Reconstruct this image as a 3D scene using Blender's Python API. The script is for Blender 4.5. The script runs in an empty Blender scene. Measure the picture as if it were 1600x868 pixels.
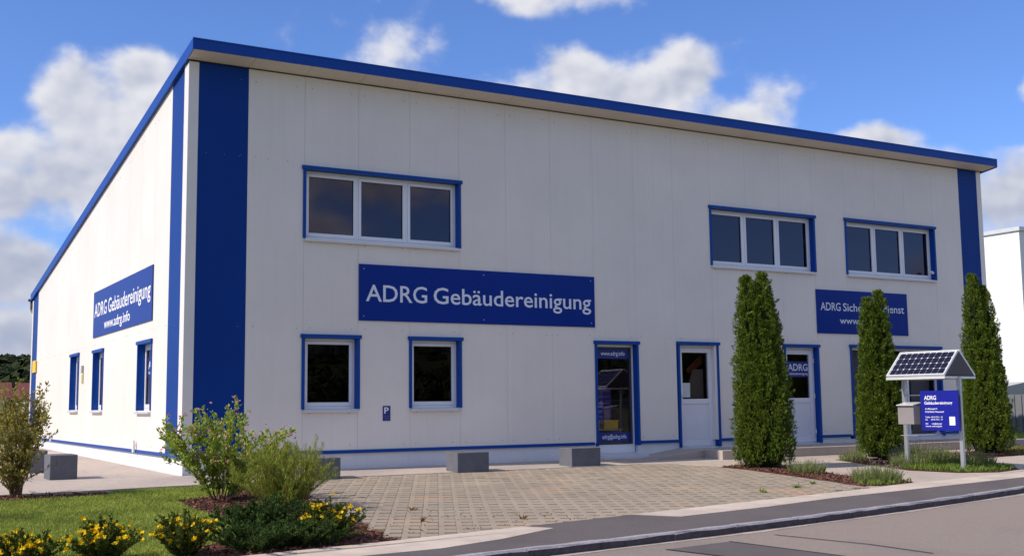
import bpy, bmesh, math, random
import numpy as np
from mathutils import Vector, Matrix, noise as mnoise

random.seed(7)
rng = np.random.default_rng(11)
C = bpy.context.scene.collection
scene = bpy.context.scene

# ------------------------------------------------------------------ camera
CAM = Vector((-4.632, -18.437, 1.065))
FW = Vector((0.5007018, 0.8583466, 0.11197687))
RT = Vector((0.86437964, -0.50270556, -0.01161696))
UP = Vector((-0.04632002, -0.10260716, 0.99364291))
cam_d = bpy.data.cameras.new('camera')
cam = bpy.data.objects.new('camera', cam_d)
C.objects.link(cam)
cam_d.sensor_width = 36.0
cam_d.lens = 36.0 * 1774.08 / 1600.0
cam_d.clip_start = 0.1
cam_d.clip_end = 4000
cam.matrix_world = Matrix(((RT.x, UP.x, -FW.x, CAM.x), (RT.y, UP.y, -FW.y, CAM.y), (RT.z, UP.z, -FW.z, CAM.z), (0, 0, 0, 1)))
scene.camera = cam

# ------------------------------------------------------------------ sun, sky, exposure
SUN_EL = math.radians(41.0)
SUN_SKEW = math.radians(5.5)          # the sun stands a little behind the plane of the front wall
to_sun = Vector((-math.cos(SUN_EL) * math.cos(SUN_SKEW), math.cos(SUN_EL) * math.sin(SUN_SKEW), math.sin(SUN_EL)))
sl = bpy.data.lights.new('sun', 'SUN')
sl.energy = 4.6
sl.angle = math.radians(0.53)
sl.color = (1.0, 0.91, 0.80)
so = bpy.data.objects.new('sun', sl)
C.objects.link(so)
so.rotation_euler = to_sun.to_track_quat('Z', 'Y').to_euler()
so.location = (-30, 5, 30)

world = bpy.data.worlds.new('World')
scene.world = world
world.use_nodes = True
SKY_STRENGTH = 0.12

def build_world():
    nt = world.node_tree
    nt.nodes.clear()
    N, L = nt.nodes, nt.links
    def node(t, **k):
        n = N.new(t)
        for a, v in k.items(): setattr(n, a, v)
        return n
    def put(s, v):
        if hasattr(v, 'is_output') or hasattr(v, 'links'): L.new(v, s)
        else: s.default_value = v
    def mth(op, a, b=None, c=None, clamp=False):
        n = node('ShaderNodeMath', operation=op, use_clamp=clamp)
        put(n.inputs[0], a)
        if b is not None: put(n.inputs[1], b)
        if c is not None: put(n.inputs[2], c)
        return n.outputs[0]
    sky = node('ShaderNodeTexSky', sky_type='NISHITA')
    sky.sun_disc = False
    sky.sun_elevation = SUN_EL
    sky.sun_rotation = math.atan2(to_sun.x, to_sun.y)
    sky.altitude = 300
    sky.air_density = 1.0
    sky.dust_density = 0.3
    sky.ozone_density = 2.2
    tc = node('ShaderNodeTexCoord')
    sep = node('ShaderNodeSeparateXYZ')
    L.new(tc.outputs['Generated'], sep.inputs[0])
    R2D = 180 / math.pi
    az = mth('MULTIPLY', mth('ARCTAN2', sep.outputs[0], sep.outputs[1]), R2D)
    el = mth('MULTIPLY', mth('ARCSINE', sep.outputs[2]), R2D)
    # fine cauliflower edge and billows, in degrees of arc
    cv = node('ShaderNodeCombineXYZ')
    L.new(az, cv.inputs[0]); L.new(el, cv.inputs[1])
    def fbm(scale, detail, rough, off=(0, 0, 0)):
        mp = node('ShaderNodeMapping')
        mp.inputs['Location'].default_value = off
        mp.inputs['Scale'].default_value = (1, 1.25, 1)
        L.new(cv.outputs[0], mp.inputs[0])
        n = node('ShaderNodeTexNoise')
        n.inputs['Scale'].default_value = scale
        n.inputs['Detail'].default_value = detail
        n.inputs['Roughness'].default_value = rough
        L.new(mp.outputs[0], n.inputs['Vector'])
        return n.outputs['Fac']
    edge = fbm(0.30, 8, 0.52)
    soft = fbm(0.30, 3, 0.45)
    edge_l = fbm(0.30, 3, 0.45, (-0.42, 0.55, 0))       # the same field a little nearer the sun
    warp = fbm(0.11, 4, 0.5, (31, 7, 0))
    # cumulus heaps: azimuth, elevation, half width, half height (degrees), density
    heaps = [(10.3, 13.0, 3.2, 3.5, 1), (12.3, 15.7, 1.9, 1.9, 1), (8.6, 14.6, 1.8, 1.9, 1), (8.6, 10.6, 3.6, 2.6, 1),
             (6.0, 12.2, 1.8, 1.3, .8), (6.0, 10.0, 2.6, 1.5, .9), (6.6, 6.4, 3.2, 2.0, .9), (6.0, 3.4, 5.0, 1.6, .9),
             (35.4, 14.6, 7.4, 2.9, 1), (38.9, 15.9, 2.7, 2.0, 1), (33.6, 16.3, 2.2, 1.8, 1), (42.0, 14.0, 3.0, 1.7, 1),
             (48.2, 12.2, 2.3, 1.0, 1), (33.1, 20.3, 4.3, 1.0, .6), (23.9, 18.5, 1.3, .7, .08), (54.9, 9.4, 3.0, 2.1, 1),
             (55.8, 14.1, 1.2, 1.1, .8), (44, 10.5, 9, 1.8, 1), (30, 12.0, 9, 2.2, 1)]
    dens = None
    lift = None
    for (a, e, ra, re, w) in heaps:
        dx = mth('DIVIDE', mth('SUBTRACT', az, a), ra)
        dy = mth('DIVIDE', mth('SUBTRACT', el, e), re)
        d = mth('SQRT', mth('ADD', mth('MULTIPLY', dx, dx), mth('MULTIPLY', dy, dy)))
        v = mth('MULTIPLY', mth('SUBTRACT', 1.0, d, clamp=False), w)
        dens = v if dens is None else mth('SMOOTH_MAX', dens, v, 0.25)
    # the same broken cloud goes on all round, beyond the heaps in view
    mp = node('ShaderNodeMapping'); mp.inputs['Scale'].default_value = (1, 1, 2.2); mp.inputs['Location'].default_value = (7.7, 2.3, 0)
    L.new(tc.outputs['Generated'], mp.inputs[0])
    wide = node('ShaderNodeTexNoise'); wide.inputs['Scale'].default_value = 2.6; wide.inputs['Detail'].default_value = 2
    L.new(mp.outputs[0], wide.inputs['Vector'])
    away = node('ShaderNodeMapRange', interpolation_type='SMOOTHSTEP')
    L.new(mth('ABSOLUTE', mth('SUBTRACT', az, 30.0)), away.inputs['Value'])
    away.inputs['From Min'].default_value = 30; away.inputs['From Max'].default_value = 42
    rest = mth('MULTIPLY', mth('SUBTRACT', wide.outputs['Fac'], 0.50), 5.0)
    rest = mth('SUBTRACT', mth('MULTIPLY', mth('ADD', rest, 1.5), away.outputs[0]), 1.5)
    dens = mth('MAXIMUM', dens, rest)
    shaped = mth('ADD', dens, mth('MULTIPLY', mth('SUBTRACT', edge, 0.46), 1.8))
    shaped = mth('ADD', shaped, mth('MULTIPLY', mth('SUBTRACT', warp, 0.5), 0.8))
    mr = node('ShaderNodeMapRange', interpolation_type='SMOOTHERSTEP')
    L.new(shaped, mr.inputs['Value'])
    mr.inputs['From Min'].default_value = -0.16
    mr.inputs['From Max'].default_value = 0.58
    mask = mr.outputs['Result']
    # sunlit side towards the sun, grey-blue where the heap is thick and low
    relief = mth('MULTIPLY', mth('SUBTRACT', soft, edge_l), 2.0)
    thick = node('ShaderNodeMapRange')
    L.new(shaped, thick.inputs['Value'])
    thick.inputs['From Min'].default_value = 0.1
    thick.inputs['From Max'].default_value = 1.25
    low = node('ShaderNodeMapRange')
    L.new(el, low.inputs['Value'])
    low.inputs['From Min'].default_value = 3
    low.inputs['From Max'].default_value = 15
    lit = mth('ADD', 0.52, relief)
    lit = mth('ADD', lit, mth('MULTIPLY', low.outputs[0], 0.42))
    lit = mth('SUBTRACT', lit, mth('MULTIPLY', thick.outputs[0], 0.28), clamp=True)
    ramp = node('ShaderNodeValToRGB')
    L.new(lit, ramp.inputs[0])
    ramp.color_ramp.elements[0].color = (0.36, 0.43, 0.60, 1)
    ramp.color_ramp.elements[1].color = (0.86, 0.87, 0.93, 1)
    m = ramp.color_ramp.elements.new(0.45)
    m.color = (0.54, 0.58, 0.72, 1)
    bg1 = node('ShaderNodeBackground')
    tint = node('ShaderNodeMix', data_type='RGBA', blend_type='MULTIPLY')
    tint.inputs['Factor'].default_value = 1
    L.new(sky.outputs[0], tint.inputs['A'])
    tint.inputs['B'].default_value = (0.76, 0.97, 1.46, 1)
    L.new(tint.outputs['Result'], bg1.inputs[0])
    bg1.inputs[1].default_value = SKY_STRENGTH
    bg2 = node('ShaderNodeBackground')
    L.new(ramp.outputs[0], bg2.inputs[0])
    bg2.inputs[1].default_value = 0.92
    mix = node('ShaderNodeMixShader')
    L.new(mask, mix.inputs[0]); L.new(bg1.outputs[0], mix.inputs[1]); L.new(bg2.outputs[0], mix.inputs[2])
    out = node('ShaderNodeOutputWorld')
    L.new(mix.outputs[0], out.inputs[0])
build_world()
world.cycles.sampling_method = 'MANUAL'
world.cycles.sample_map_resolution = 512

scene.view_settings.view_transform = 'Standard'
scene.view_settings.look = 'None'
scene.view_settings.exposure = 0.0
scene.view_settings.gamma = 1.0
scene.view_settings.use_curve_mapping = False
scene.render.engine = 'CYCLES'
scene.cycles.max_bounces = 7
scene.cycles.transparent_max_bounces = 12
scene.cycles.use_denoising = True

# ------------------------------------------------------------------ helpers
def gz(x, y):
    """height of the made ground: falls gently from the wall to the road"""
    if y < 0: return 0.03 * max(y, -19.0)
    return 0.004 * min(y, 40)

def tag(o, label=None, cat=None, group=None, kind=None):
    if label: o['label'] = label
    if cat: o['category'] = cat
    if group: o['group'] = group
    if kind: o['kind'] = kind
    return o

def empty(name, loc=(0, 0, 0), rz=0.0, parent=None):
    o = bpy.data.objects.new(name, None)
    C.objects.link(o)
    o.location = loc
    o.rotation_euler = (0, 0, rz)
    o.empty_display_size = 0.2
    if parent: o.parent = parent
    return o

class MB:
    """collects faces, then links them as one mesh object"""
    def __init__(s, T=None):
        s.v = []; s.f = []; s.m = []; s.T = T
    def add(s, verts, faces, mi=0):
        b = len(s.v)
        s.v += [tuple(s.T(*p)) if s.T else tuple(p) for p in verts]
        s.f += [tuple(i + b for i in f) for f in faces]
        s.m += [mi] * len(faces)
        return s
    def box(s, x0, x1, y0, y1, z0, z1, mi=0):
        return s.add([(x0, y0, z0), (x1, y0, z0), (x1, y1, z0), (x0, y1, z0), (x0, y0, z1), (x1, y0, z1), (x1, y1, z1), (x0, y1, z1)],
                     [(0, 3, 2, 1), (4, 5, 6, 7), (0, 1, 5, 4), (1, 2, 6, 5), (2, 3, 7, 6), (3, 0, 4, 7)], mi)
    def prism(s, a, b, mi=0):
        """two matching rings of points"""
        n = len(a)
        return s.add(list(a) + list(b), [tuple(range(n))[::-1], tuple(range(n, 2 * n))] + [(i, (i + 1) % n, n + (i + 1) % n, n + i) for i in range(n)], mi)
    def tube(s, pts, radii, seg=8, mi=0):
        rings = []
        pts = [Vector(p) for p in pts]
        for i, p in enumerate(pts):
            t = (pts[min(i + 1, len(pts) - 1)] - pts[max(i - 1, 0)]).normalized()
            ax = t.orthogonal().normalized()
            if i and rings: 
                ax = (rings[-1][1] - t * rings[-1][1].dot(t)).normalized()
            bx = t.cross(ax)
            rings.append(([p + (ax * math.cos(2 * math.pi * k / seg) + bx * math.sin(2 * math.pi * k / seg)) * radii[i] for k in range(seg)], ax))
        v = [q for r, _ in rings for q in r]
        f = []
        for i in range(len(pts) - 1):
            for k in range(seg):
                f.append((i * seg + k, i * seg + (k + 1) % seg, (i + 1) * seg + (k + 1) % seg, (i + 1) * seg + k))
        f.append(tuple(range(seg))[::-1]); f.append(tuple(range((len(pts) - 1) * seg, len(pts) * seg)))
        return s.add(v, f, mi)
    def mesh(s, name, mats, bevel=0.0, smooth=False):
        me = bpy.data.meshes.new(name)
        me.from_pydata(s.v, [], s.f)
        mats = mats if isinstance(mats, (list, tuple)) else [mats]
        for m in mats: me.materials.append(m)
        if len(mats) > 1: me.polygons.foreach_set('material_index', s.m)
        bm = bmesh.new(); bm.from_mesh(me)
        bmesh.ops.recalc_face_normals(bm, faces=bm.faces)
        if bevel > 0:
            bmesh.ops.bevel(bm, geom=list(bm.edges), offset=bevel, segments=1, affect='EDGES', clamp_overlap=True)
        if smooth:
            for f in bm.faces: f.smooth = True
        bm.to_mesh(me); bm.free()
        me.update()
        return me
    def build(s, name, mats, parent=None, bevel=0.0, smooth=False):
        o = bpy.data.objects.new(name, s.mesh(name, mats, bevel, smooth))
        C.objects.link(o)
        if parent: o.parent = parent
        return o

def np_mesh(name, verts, faces, mats, parent=None, mat_idx=None, smooth=False):
    """fast mesh from arrays: faces is an (n,3) or (n,4) array"""
    verts = np.ascontiguousarray(verts, dtype=np.float32)
    faces = np.ascontiguousarray(faces, dtype=np.int32)
    me = bpy.data.meshes.new(name)
    n, k = faces.shape
    me.vertices.add(len(verts)); me.vertices.foreach_set('co', verts.ravel())
    me.loops.add(n * k); me.loops.foreach_set('vertex_index', faces.ravel())
    me.polygons.add(n)
    me.polygons.foreach_set('loop_start', np.arange(0, n * k, k, dtype=np.int32))
    try: me.polygons.foreach_set('loop_total', np.full(n, k, dtype=np.int32))
    except Exception: pass
    for m in (mats if isinstance(mats, (list, tuple)) else [mats]): me.materials.append(m)
    if mat_idx is not None: me.polygons.foreach_set('material_index', np.ascontiguousarray(mat_idx, dtype=np.int32))
    if smooth: me.polygons.foreach_set('use_smooth', np.ones(n, dtype=bool))
    me.update(calc_edges=True); me.validate()
    o = bpy.data.objects.new(name, me)
    C.objects.link(o)
    if parent: o.parent = parent
    return o

# ------------------------------------------------------------------ materials
def mat(name, col, rough=0.6, spec=0.5, metal=0.0, var=None, var_scale=3.0, bump=0.0, bump_scale=40.0, ribs=0.0, coat=0.0, streak=0.0, island=None, translucent=0.0, detail=6, col2=None, col2_scale=1.0, col2_range=(0.45, 0.65), gloss_var=0.0):
    m = bpy.data.materials.new(name)
    m.use_nodes = True
    nt = m.node_tree; N, L = nt.nodes, nt.links
    p = N['Principled BSDF']
    p.inputs['Base Color'].default_value = (*col, 1)
    p.inputs['Roughness'].default_value = rough
    p.inputs['Specular IOR Level'].default_value = spec
    p.inputs['Metallic'].default_value = metal
    p.inputs['Coat Weight'].default_value = coat
    geo = N.new('ShaderNodeNewGeometry')
    color = None
    def noise(scale, det=detail, vec=None, rough_=0.6):
        n = N.new('ShaderNodeTexNoise')
        n.inputs['Scale'].default_value = scale
        n.inputs['Detail'].default_value = det
        n.inputs['Roughness'].default_value = rough_
        L.new(vec or geo.outputs['Position'], n.inputs['Vector'])
        return n
    def mixc(fac, a, b):
        x = N.new('ShaderNodeMix'); x.data_type = 'RGBA'
        if isinstance(fac, float): x.inputs['Factor'].default_value = fac
        else: L.new(fac, x.inputs['Factor'])
        for s, v in (('A', a), ('B', b)):
            if isinstance(v, tuple): x.inputs[s].default_value = (*v[:3], 1)
            else: L.new(v, x.inputs[s])
        return x.outputs['Result']
    if island:                                   # each leaf or piece has its own tint
        r = N.new('ShaderNodeValToRGB')
        L.new(geo.outputs['Random Per Island'], r.inputs[0])
        els = r.color_ramp.elements
        els[0].color = (*island[0], 1); els[1].color = (*island[-1], 1)
        for i, c in enumerate(island[1:-1]):
            e = els.new((i + 1) / (len(island) - 1)); e.color = (*c, 1)
        color = r.outputs[0]
    if col2:
        n = noise(col2_scale, 5)
        mr = N.new('ShaderNodeMapRange')
        L.new(n.outputs['Fac'], mr.inputs['Value'])
        mr.inputs['From Min'].default_value, mr.inputs['From Max'].default_value = col2_range
        color = mixc(mr.outputs[0], color if color else col, col2)
    if var:
        n = noise(var_scale)
        mr = N.new('ShaderNodeMapRange')
        L.new(n.outputs['Fac'], mr.inputs['Value'])
        mr.inputs['From Min'].default_value = 0.3; mr.inputs['From Max'].default_value = 0.7
        mr.inputs['To Min'].default_value = 1 - var; mr.inputs['To Max'].default_value = 1 + var
        x = N.new('ShaderNodeVectorMath'); x.operation = 'SCALE'
        if color: L.new(color, x.inputs[0])
        else: x.inputs[0].default_value = col
        L.new(mr.outputs[0], x.inputs['Scale'])
        color = x.outputs[0]
    if streak:                                   # rain streaks running down a wall
        mp = N.new('ShaderNodeMapping'); mp.inputs['Scale'].default_value = (9, 9, 0.35)
        L.new(geo.outputs['Position'], mp.inputs[0])
        n = noise(1.0, 5, mp.outputs[0])
        mr = N.new('ShaderNodeMapRange')
        L.new(n.outputs['Fac'], mr.inputs['Value'])
        mr.inputs['From Min'].default_value = 0.5; mr.inputs['From Max'].default_value = 0.8
        mr.inputs['To Max'].default_value = streak
        color = mixc(mr.outputs[0], color if color else col, tuple(c * 0.55 for c in col))
    if color: L.new(color, p.inputs['Base Color'])
    hgt = None
    if bump:
        hgt = noise(bump_scale, 8).outputs['Fac']
    b = None
    if hgt:
        b = N.new('ShaderNodeBump'); b.inputs['Strength'].default_value = bump; b.inputs['Distance'].default_value = 0.01
        L.new(hgt, b.inputs['Height']); L.new(b.outputs[0], p.inputs['Normal'])
    if ribs:                                     # fine rolled ribs of a sandwich panel
        sp = N.new('ShaderNodeSeparateXYZ'); L.new(geo.outputs['Position'], sp.inputs[0])
        a = N.new('ShaderNodeMath'); a.operation = 'ADD'; L.new(sp.outputs[0], a.inputs[0]); L.new(sp.outputs[1], a.inputs[1])
        w = N.new('ShaderNodeMath'); w.operation = 'PINGPONG'; L.new(a.outputs[0], w.inputs[0]); w.inputs[1].default_value = 0.05
        g = N.new('ShaderNodeMapRange'); L.new(w.outputs[0], g.inputs['Value'])
        g.inputs['From Min'].default_value = 0.020; g.inputs['From Max'].default_value = 0.030
        b2 = N.new('ShaderNodeBump'); b2.inputs['Strength'].default_value = ribs; b2.inputs['Distance'].default_value = 0.0012
        L.new(g.outputs[0], b2.inputs['Height'])
        if b: L.new(b.outputs[0], b2.inputs['Normal'])
        L.new(b2.outputs[0], p.inputs['Normal'])
    if gloss_var:
        n = noise(var_scale * 2.3)
        mr = N.new('ShaderNodeMapRange'); L.new(n.outputs['Fac'], mr.inputs['Value'])
        mr.inputs['To Min'].default_value = max(0, rough - gloss_var); mr.inputs['To Max'].default_value = rough + gloss_var
        L.new(mr.outputs[0], p.inputs['Roughness'])
    if translucent:
        t = N.new('ShaderNodeBsdfTranslucent')
        if color: L.new(color, t.inputs[0])
        else: t.inputs[0].default_value = (*col, 1)
        mx = N.new('ShaderNodeMixShader'); mx.inputs[0].default_value = translucent
        L.new(p.outputs[0], mx.inputs[1]); L.new(t.outputs[0], mx.inputs[2])
        L.new(mx.outputs[0], N['Material Output'].inputs[0])
    return m

def glass_mat(name, tint=(0.30, 0.30, 0.33), f0=0.04, wobble=0.02):
    m = bpy.data.materials.new(name)
    m.use_nodes = True
    nt = m.node_tree; N, L = nt.nodes, nt.links
    N.remove(N['Principled BSDF'])
    tr = N.new('ShaderNodeBsdfTransparent'); tr.inputs[0].default_value = (*tint, 1)
    gl = N.new('ShaderNodeBsdfGlossy'); gl.inputs['Roughness'].default_value = 0.0
    gl.inputs['Color'].default_value = (0.95, 0.86, 1.0, 1)      # soft-coat glazing
    lw = N.new('ShaderNodeLayerWeight'); lw.inputs['Blend'].default_value = 0.5
    pw = N.new('ShaderNodeMath'); pw.operation = 'POWER'; L.new(lw.outputs['Facing'], pw.inputs[0]); pw.inputs[1].default_value = 5
    fr = N.new('ShaderNodeMapRange'); L.new(pw.outputs[0], fr.inputs['Value']); fr.inputs['To Min'].default_value = f0
    geo = N.new('ShaderNodeNewGeometry')
    n = N.new('ShaderNodeTexNoise'); n.inputs['Scale'].default_value = 1.4; n.inputs['Detail'].default_value = 1
    L.new(geo.outputs['Position'], n.inputs['Vector'])
    b = N.new('ShaderNodeBump'); b.inputs['Strength'].default_value = wobble; b.inputs['Distance'].default_value = 0.05
    L.new(n.outputs['Fac'], b.inputs['Height']); L.new(b.outputs[0], gl.inputs['Normal'])
    mx = N.new('ShaderNodeMixShader')
    L.new(fr.outputs[0], mx.inputs[0]); L.new(tr.outputs[0], mx.inputs[1]); L.new(gl.outputs[0], mx.inputs[2])
    L.new(mx.outputs[0], N['Material Output'].inputs[0])
    return m

BLUE = (0.010, 0.040, 0.30)
M = dict(
    panel_white=mat('panel_white', (0.79, 0.735, 0.665), 0.45, 0.4, ribs=0.5, var=0.05, var_scale=0.6, streak=0.09),
    panel_blue=mat('panel_blue', (0.002, 0.040, 0.24), 0.42, 0.12, ribs=0.4, var=0.05, var_scale=0.8),
    trim_blue=mat('trim_blue', (0.002, 0.058, 0.30), 0.42, 0.2, var=0.06, var_scale=2),
    fascia_blue=mat('fascia_blue', (0.003, 0.058, 0.33), 0.42, 0.2, var=0.06, var_scale=1.1),
    corner_white=mat('corner_white', (0.785, 0.74, 0.685), 0.4, var=0.03),
    soffit=mat('soffit', (0.66, 0.60, 0.55), 0.5, var=0.05, var_scale=1.3),
    pvc=mat('pvc', (0.80, 0.80, 0.83), 0.28, var=0.02),
    pvc_panel=mat('pvc_panel', (0.76, 0.76, 0.80), 0.32, var=0.03),
    gasket=mat('gasket', (0.05, 0.05, 0.055), 0.6),
    sill=mat('sill', (0.66, 0.66, 0.68), 0.35, metal=0.2, var=0.05),
    plinth=mat('plinth', (0.76, 0.75, 0.75), 0.8, var=0.06, var_scale=1.2, bump=0.3, bump_scale=120, streak=0.18),
    screw=mat('screw', (0.25, 0.25, 0.27), 0.4, metal=0.5),
    roof_sheet=mat('roof_sheet', (0.30, 0.31, 0.33), 0.45, var=0.06),
    gutter=mat('gutter', (0.20, 0.15, 0.12), 0.5, metal=0.3, var=0.1),
    interior=mat('interior', (0.09, 0.09, 0.115), 0.9),
    floor_in=mat('floor_in', (0.06, 0.06, 0.07), 0.6),
    glass=glass_mat('glass', (0.32, 0.31, 0.36), 0.06),
    glass_clear=glass_mat('glass_clear', (0.68, 0.67, 0.69), 0.035),
    glass_display=glass_mat('glass_display', (0.86, 0.86, 0.88), 0.05),
    beige=mat('beige', (0.42, 0.33, 0.26), 0.8),
    rust=mat('rust', (0.28, 0.07, 0.03), 0.8),
    curtain=mat('curtain', (0.52, 0.55, 0.56), 0.85, var=0.04, var_scale=2.5),
    sign_blue=mat('sign_blue', (0.0015, 0.026, 0.24), 0.34, 0.15, var=0.03, var_scale=1.0),
    kiosk_blue=mat('kiosk_blue', (0.008, 0.013, 0.27), 0.4, 0.3, var=0.04, var_scale=3.0),
    letter=mat('letter', (0.72, 0.76, 0.84), 0.5),
    letter_white=mat('letter_white', (0.82, 0.82, 0.84), 0.5),
    letter_dim=mat('letter_dim', (0.16, 0.15, 0.34), 0.5),
    sticker=mat('sticker', (0.010, 0.022, 0.20), 0.4, var=0.03),
    paper=mat('paper', (0.55, 0.60, 0.60), 0.8, var=0.08, var_scale=20),
    yellow=mat('yellow', (0.70, 0.46, 0.02), 0.45, var=0.05),
    teal=mat('teal', (0.02, 0.30, 0.32), 0.4),
    reflection=mat('reflection', (0.06, 0.04, 0.20), 0.5, var=0.3, var_scale=12),
    concrete=mat('concrete', (0.484, 0.404, 0.338), 0.9, 0.25, var=0.10, var_scale=9, bump=0.35, bump_scale=90, col2=(0.396, 0.336, 0.294), col2_scale=0.5),
    concrete_strip=mat('concrete_strip', (0.583, 0.489, 0.403), 0.9, 0.25, var=0.14, var_scale=2.2, bump=0.4, bump_scale=110, col2=(0.466, 0.387, 0.325), col2_scale=0.9),
    platform=mat('platform', (0.440, 0.373, 0.323), 0.9, 0.25, var=0.10, var_scale=2.0, bump=0.35, bump_scale=90),
    paver=mat('paver', (0.333, 0.273, 0.204), 0.92, 0.2, var=0.12, var_scale=1.1, bump=0.5, bump_scale=130, island=[(0.310, 0.254, 0.192), (0.356, 0.291, 0.221), (0.333, 0.277, 0.214), (0.379, 0.310, 0.233)], col2=(0.398, 0.273, 0.184), col2_scale=0.55, col2_range=(0.56, 0.72)),
    paver_bed=mat('paver_bed', (0.07, 0.055, 0.045), 0.95, 0.1, var=0.3, var_scale=9, bump=0.8, bump_scale=60, col2=(0.42, 0.31, 0.23), col2_scale=0.6, col2_range=(0.50, 0.62)),
    asphalt=mat('asphalt', (0.138, 0.119, 0.116), 0.9, 0.3, var=0.15, var_scale=38, bump=0.8, bump_scale=160, col2=(0.116, 0.100, 0.098), col2_scale=0.7),
    road=mat('road', (0.305, 0.249, 0.211), 0.9, 0.3, var=0.15, var_scale=38, bump=0.9, bump_scale=170, col2=(0.259, 0.217, 0.192), col2_scale=0.5),
    road_patch=mat('road_patch', (0.127, 0.105, 0.103), 0.85, 0.35, var=0.10, var_scale=3, bump=0.7, bump_scale=180),
    tar=mat('tar', (0.03, 0.027, 0.03), 0.5),
    gutter_line=mat('gutter_line', (0.43, 0.36, 0.31), 0.95, 0.2, var=0.25, var_scale=5, bump=0.6, bump_scale=80),
    granite=mat('granite', (0.36, 0.33, 0.345), 0.8, 0.4, var=0.22, var_scale=22, bump=0.9, bump_scale=45),
    kerb_shade_dirt=mat('kerb_shade_dirt', (0.075, 0.066, 0.072), 0.85, 0.3, var=0.35, var_scale=16, bump=0.9, bump_scale=45),
    block=mat('block', (0.125, 0.127, 0.148), 0.75, 0.35, var=0.14, var_scale=5, bump=0.3, bump_scale=70),
    lawn_soil=mat('lawn_soil', (0.172, 0.230, 0.051), 1.0, 0.05, var=0.3, var_scale=5, bump=0.8, bump_scale=40, col2=(0.259, 0.276, 0.079), col2_scale=1.4),
    field=mat('field', (0.085, 0.105, 0.03), 1.0, 0.05, var=0.3, var_scale=0.15, col2=(0.16, 0.14, 0.05), col2_scale=0.05),
    blade=mat('blade', (0.09, 0.15, 0.03), 0.6, 0.25, island=[(0.18, 0.25, 0.030), (0.26, 0.335, 0.045), (0.33, 0.38, 0.065), (0.39, 0.37, 0.105)], translucent=0.3, var=0.28, var_scale=1.3),
    mulch=mat('mulch', (0.085, 0.038, 0.028), 1.0, 0.1, var=0.35, var_scale=14, bump=1.0, bump_scale=50),
    chip=mat('chip', (0.14, 0.06, 0.04), 0.9, 0.2, island=[(0.07, 0.03, 0.022), (0.16, 0.065, 0.045), (0.24, 0.115, 0.08), (0.12, 0.07, 0.055)]),
    thuja=mat('thuja', (0.06, 0.12, 0.02), 0.62, 0.2, island=[(0.034, 0.058, 0.005), (0.076, 0.125, 0.010), (0.125, 0.185, 0.015), (0.185, 0.240, 0.022)], translucent=0.10),
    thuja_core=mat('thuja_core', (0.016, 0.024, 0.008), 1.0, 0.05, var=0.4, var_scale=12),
    bark=mat('bark', (0.115, 0.075, 0.05), 0.95, 0.15, var=0.3, var_scale=30, bump=0.8, bump_scale=60),
    twig=mat('twig', (0.14, 0.085, 0.055), 0.9, 0.15, var=0.3, var_scale=30),
    alu=mat('alu', (0.55, 0.56, 0.58), 0.38, 0.5, metal=0.75, var=0.05),
    panel_frame=mat('panel_frame', (0.74, 0.74, 0.74), 0.35, metal=0.25, var=0.03),
    backsheet=mat('backsheet', (0.72, 0.72, 0.74), 0.3),
    cell=mat('cell', (0.012, 0.009, 0.017), 0.16, 0.5, var=0.15, var_scale=6, coat=0.4),
    gable=mat('gable', (0.07, 0.06, 0.065), 0.6, var=0.06),
    cabinet=mat('cabinet', (0.27, 0.24, 0.24), 0.5, var=0.05),
    white_wall=mat('white_wall', (0.80, 0.80, 0.79), 0.7, var=0.03, var_scale=0.2),
    grey_rib=mat('grey_rib', (0.16, 0.165, 0.185), 0.6, var=0.06),
    roof_tile=mat('roof_tile', (0.156, 0.042, 0.032), 0.8, var=0.2, var_scale=0.8),
    render_wall=mat('render_wall', (0.55, 0.53, 0.49), 0.9, var=0.06),
    far_wood=mat('far_wood', (0.030, 0.044, 0.016), 0.9, 0.1, island=[(0.020, 0.030, 0.011), (0.032, 0.046, 0.016), (0.044, 0.056, 0.020)]),
    hill=mat('hill', (0.040, 0.050, 0.020), 1.0, 0.05, var=0.3, var_scale=0.02),
    emblem=mat('emblem', (0.78, 0.52, 0.05), 0.5),
    box_grey=mat('box_grey', (0.34, 0.34, 0.34), 0.5),
    box_yellow=mat('box_yellow', (0.55, 0.50, 0.22), 0.5),
)
def leafmat(name, cols, tr=0.35, rough=0.5):
    M[name] = mat(name, cols[1], 0.7, 0.12, island=cols, translucent=tr)
leafmat('leaf_weigela', [(0.184, 0.270, 0.032), (0.284, 0.392, 0.049), (0.383, 0.472, 0.065), (0.468, 0.459, 0.119)])
leafmat('leaf_left', [(0.189, 0.192, 0.038), (0.315, 0.300, 0.058), (0.428, 0.372, 0.096), (0.328, 0.216, 0.077)])
leafmat('leaf_feather', [(0.17, 0.23, 0.03), (0.26, 0.33, 0.045), (0.34, 0.40, 0.06), (0.38, 0.30, 0.07)])
leafmat('leaf_poten', [(0.038, 0.060, 0.012), (0.071, 0.107, 0.019), (0.116, 0.156, 0.027)])
leafmat('leaf_dark', [(0.037, 0.070, 0.019), (0.065, 0.116, 0.028), (0.113, 0.169, 0.039)])
leafmat('leaf_lavender', [(0.150, 0.185, 0.067), (0.221, 0.260, 0.087), (0.300, 0.319, 0.128)])
leafmat('leaf_weed', [(0.112, 0.175, 0.028), (0.168, 0.252, 0.042), (0.238, 0.294, 0.063)])
leafmat('leaf_dry', [(0.22, 0.10, 0.035), (0.27, 0.16, 0.05), (0.16, 0.09, 0.03)])
leafmat('petal_yellow', [(0.72, 0.42, 0.006), (0.82, 0.56, 0.01), (0.85, 0.62, 0.02)], 0.2)
leafmat('petal_pink', [(0.55, 0.16, 0.20), (0.66, 0.30, 0.32), (0.72, 0.46, 0.44)], 0.2)
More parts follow.
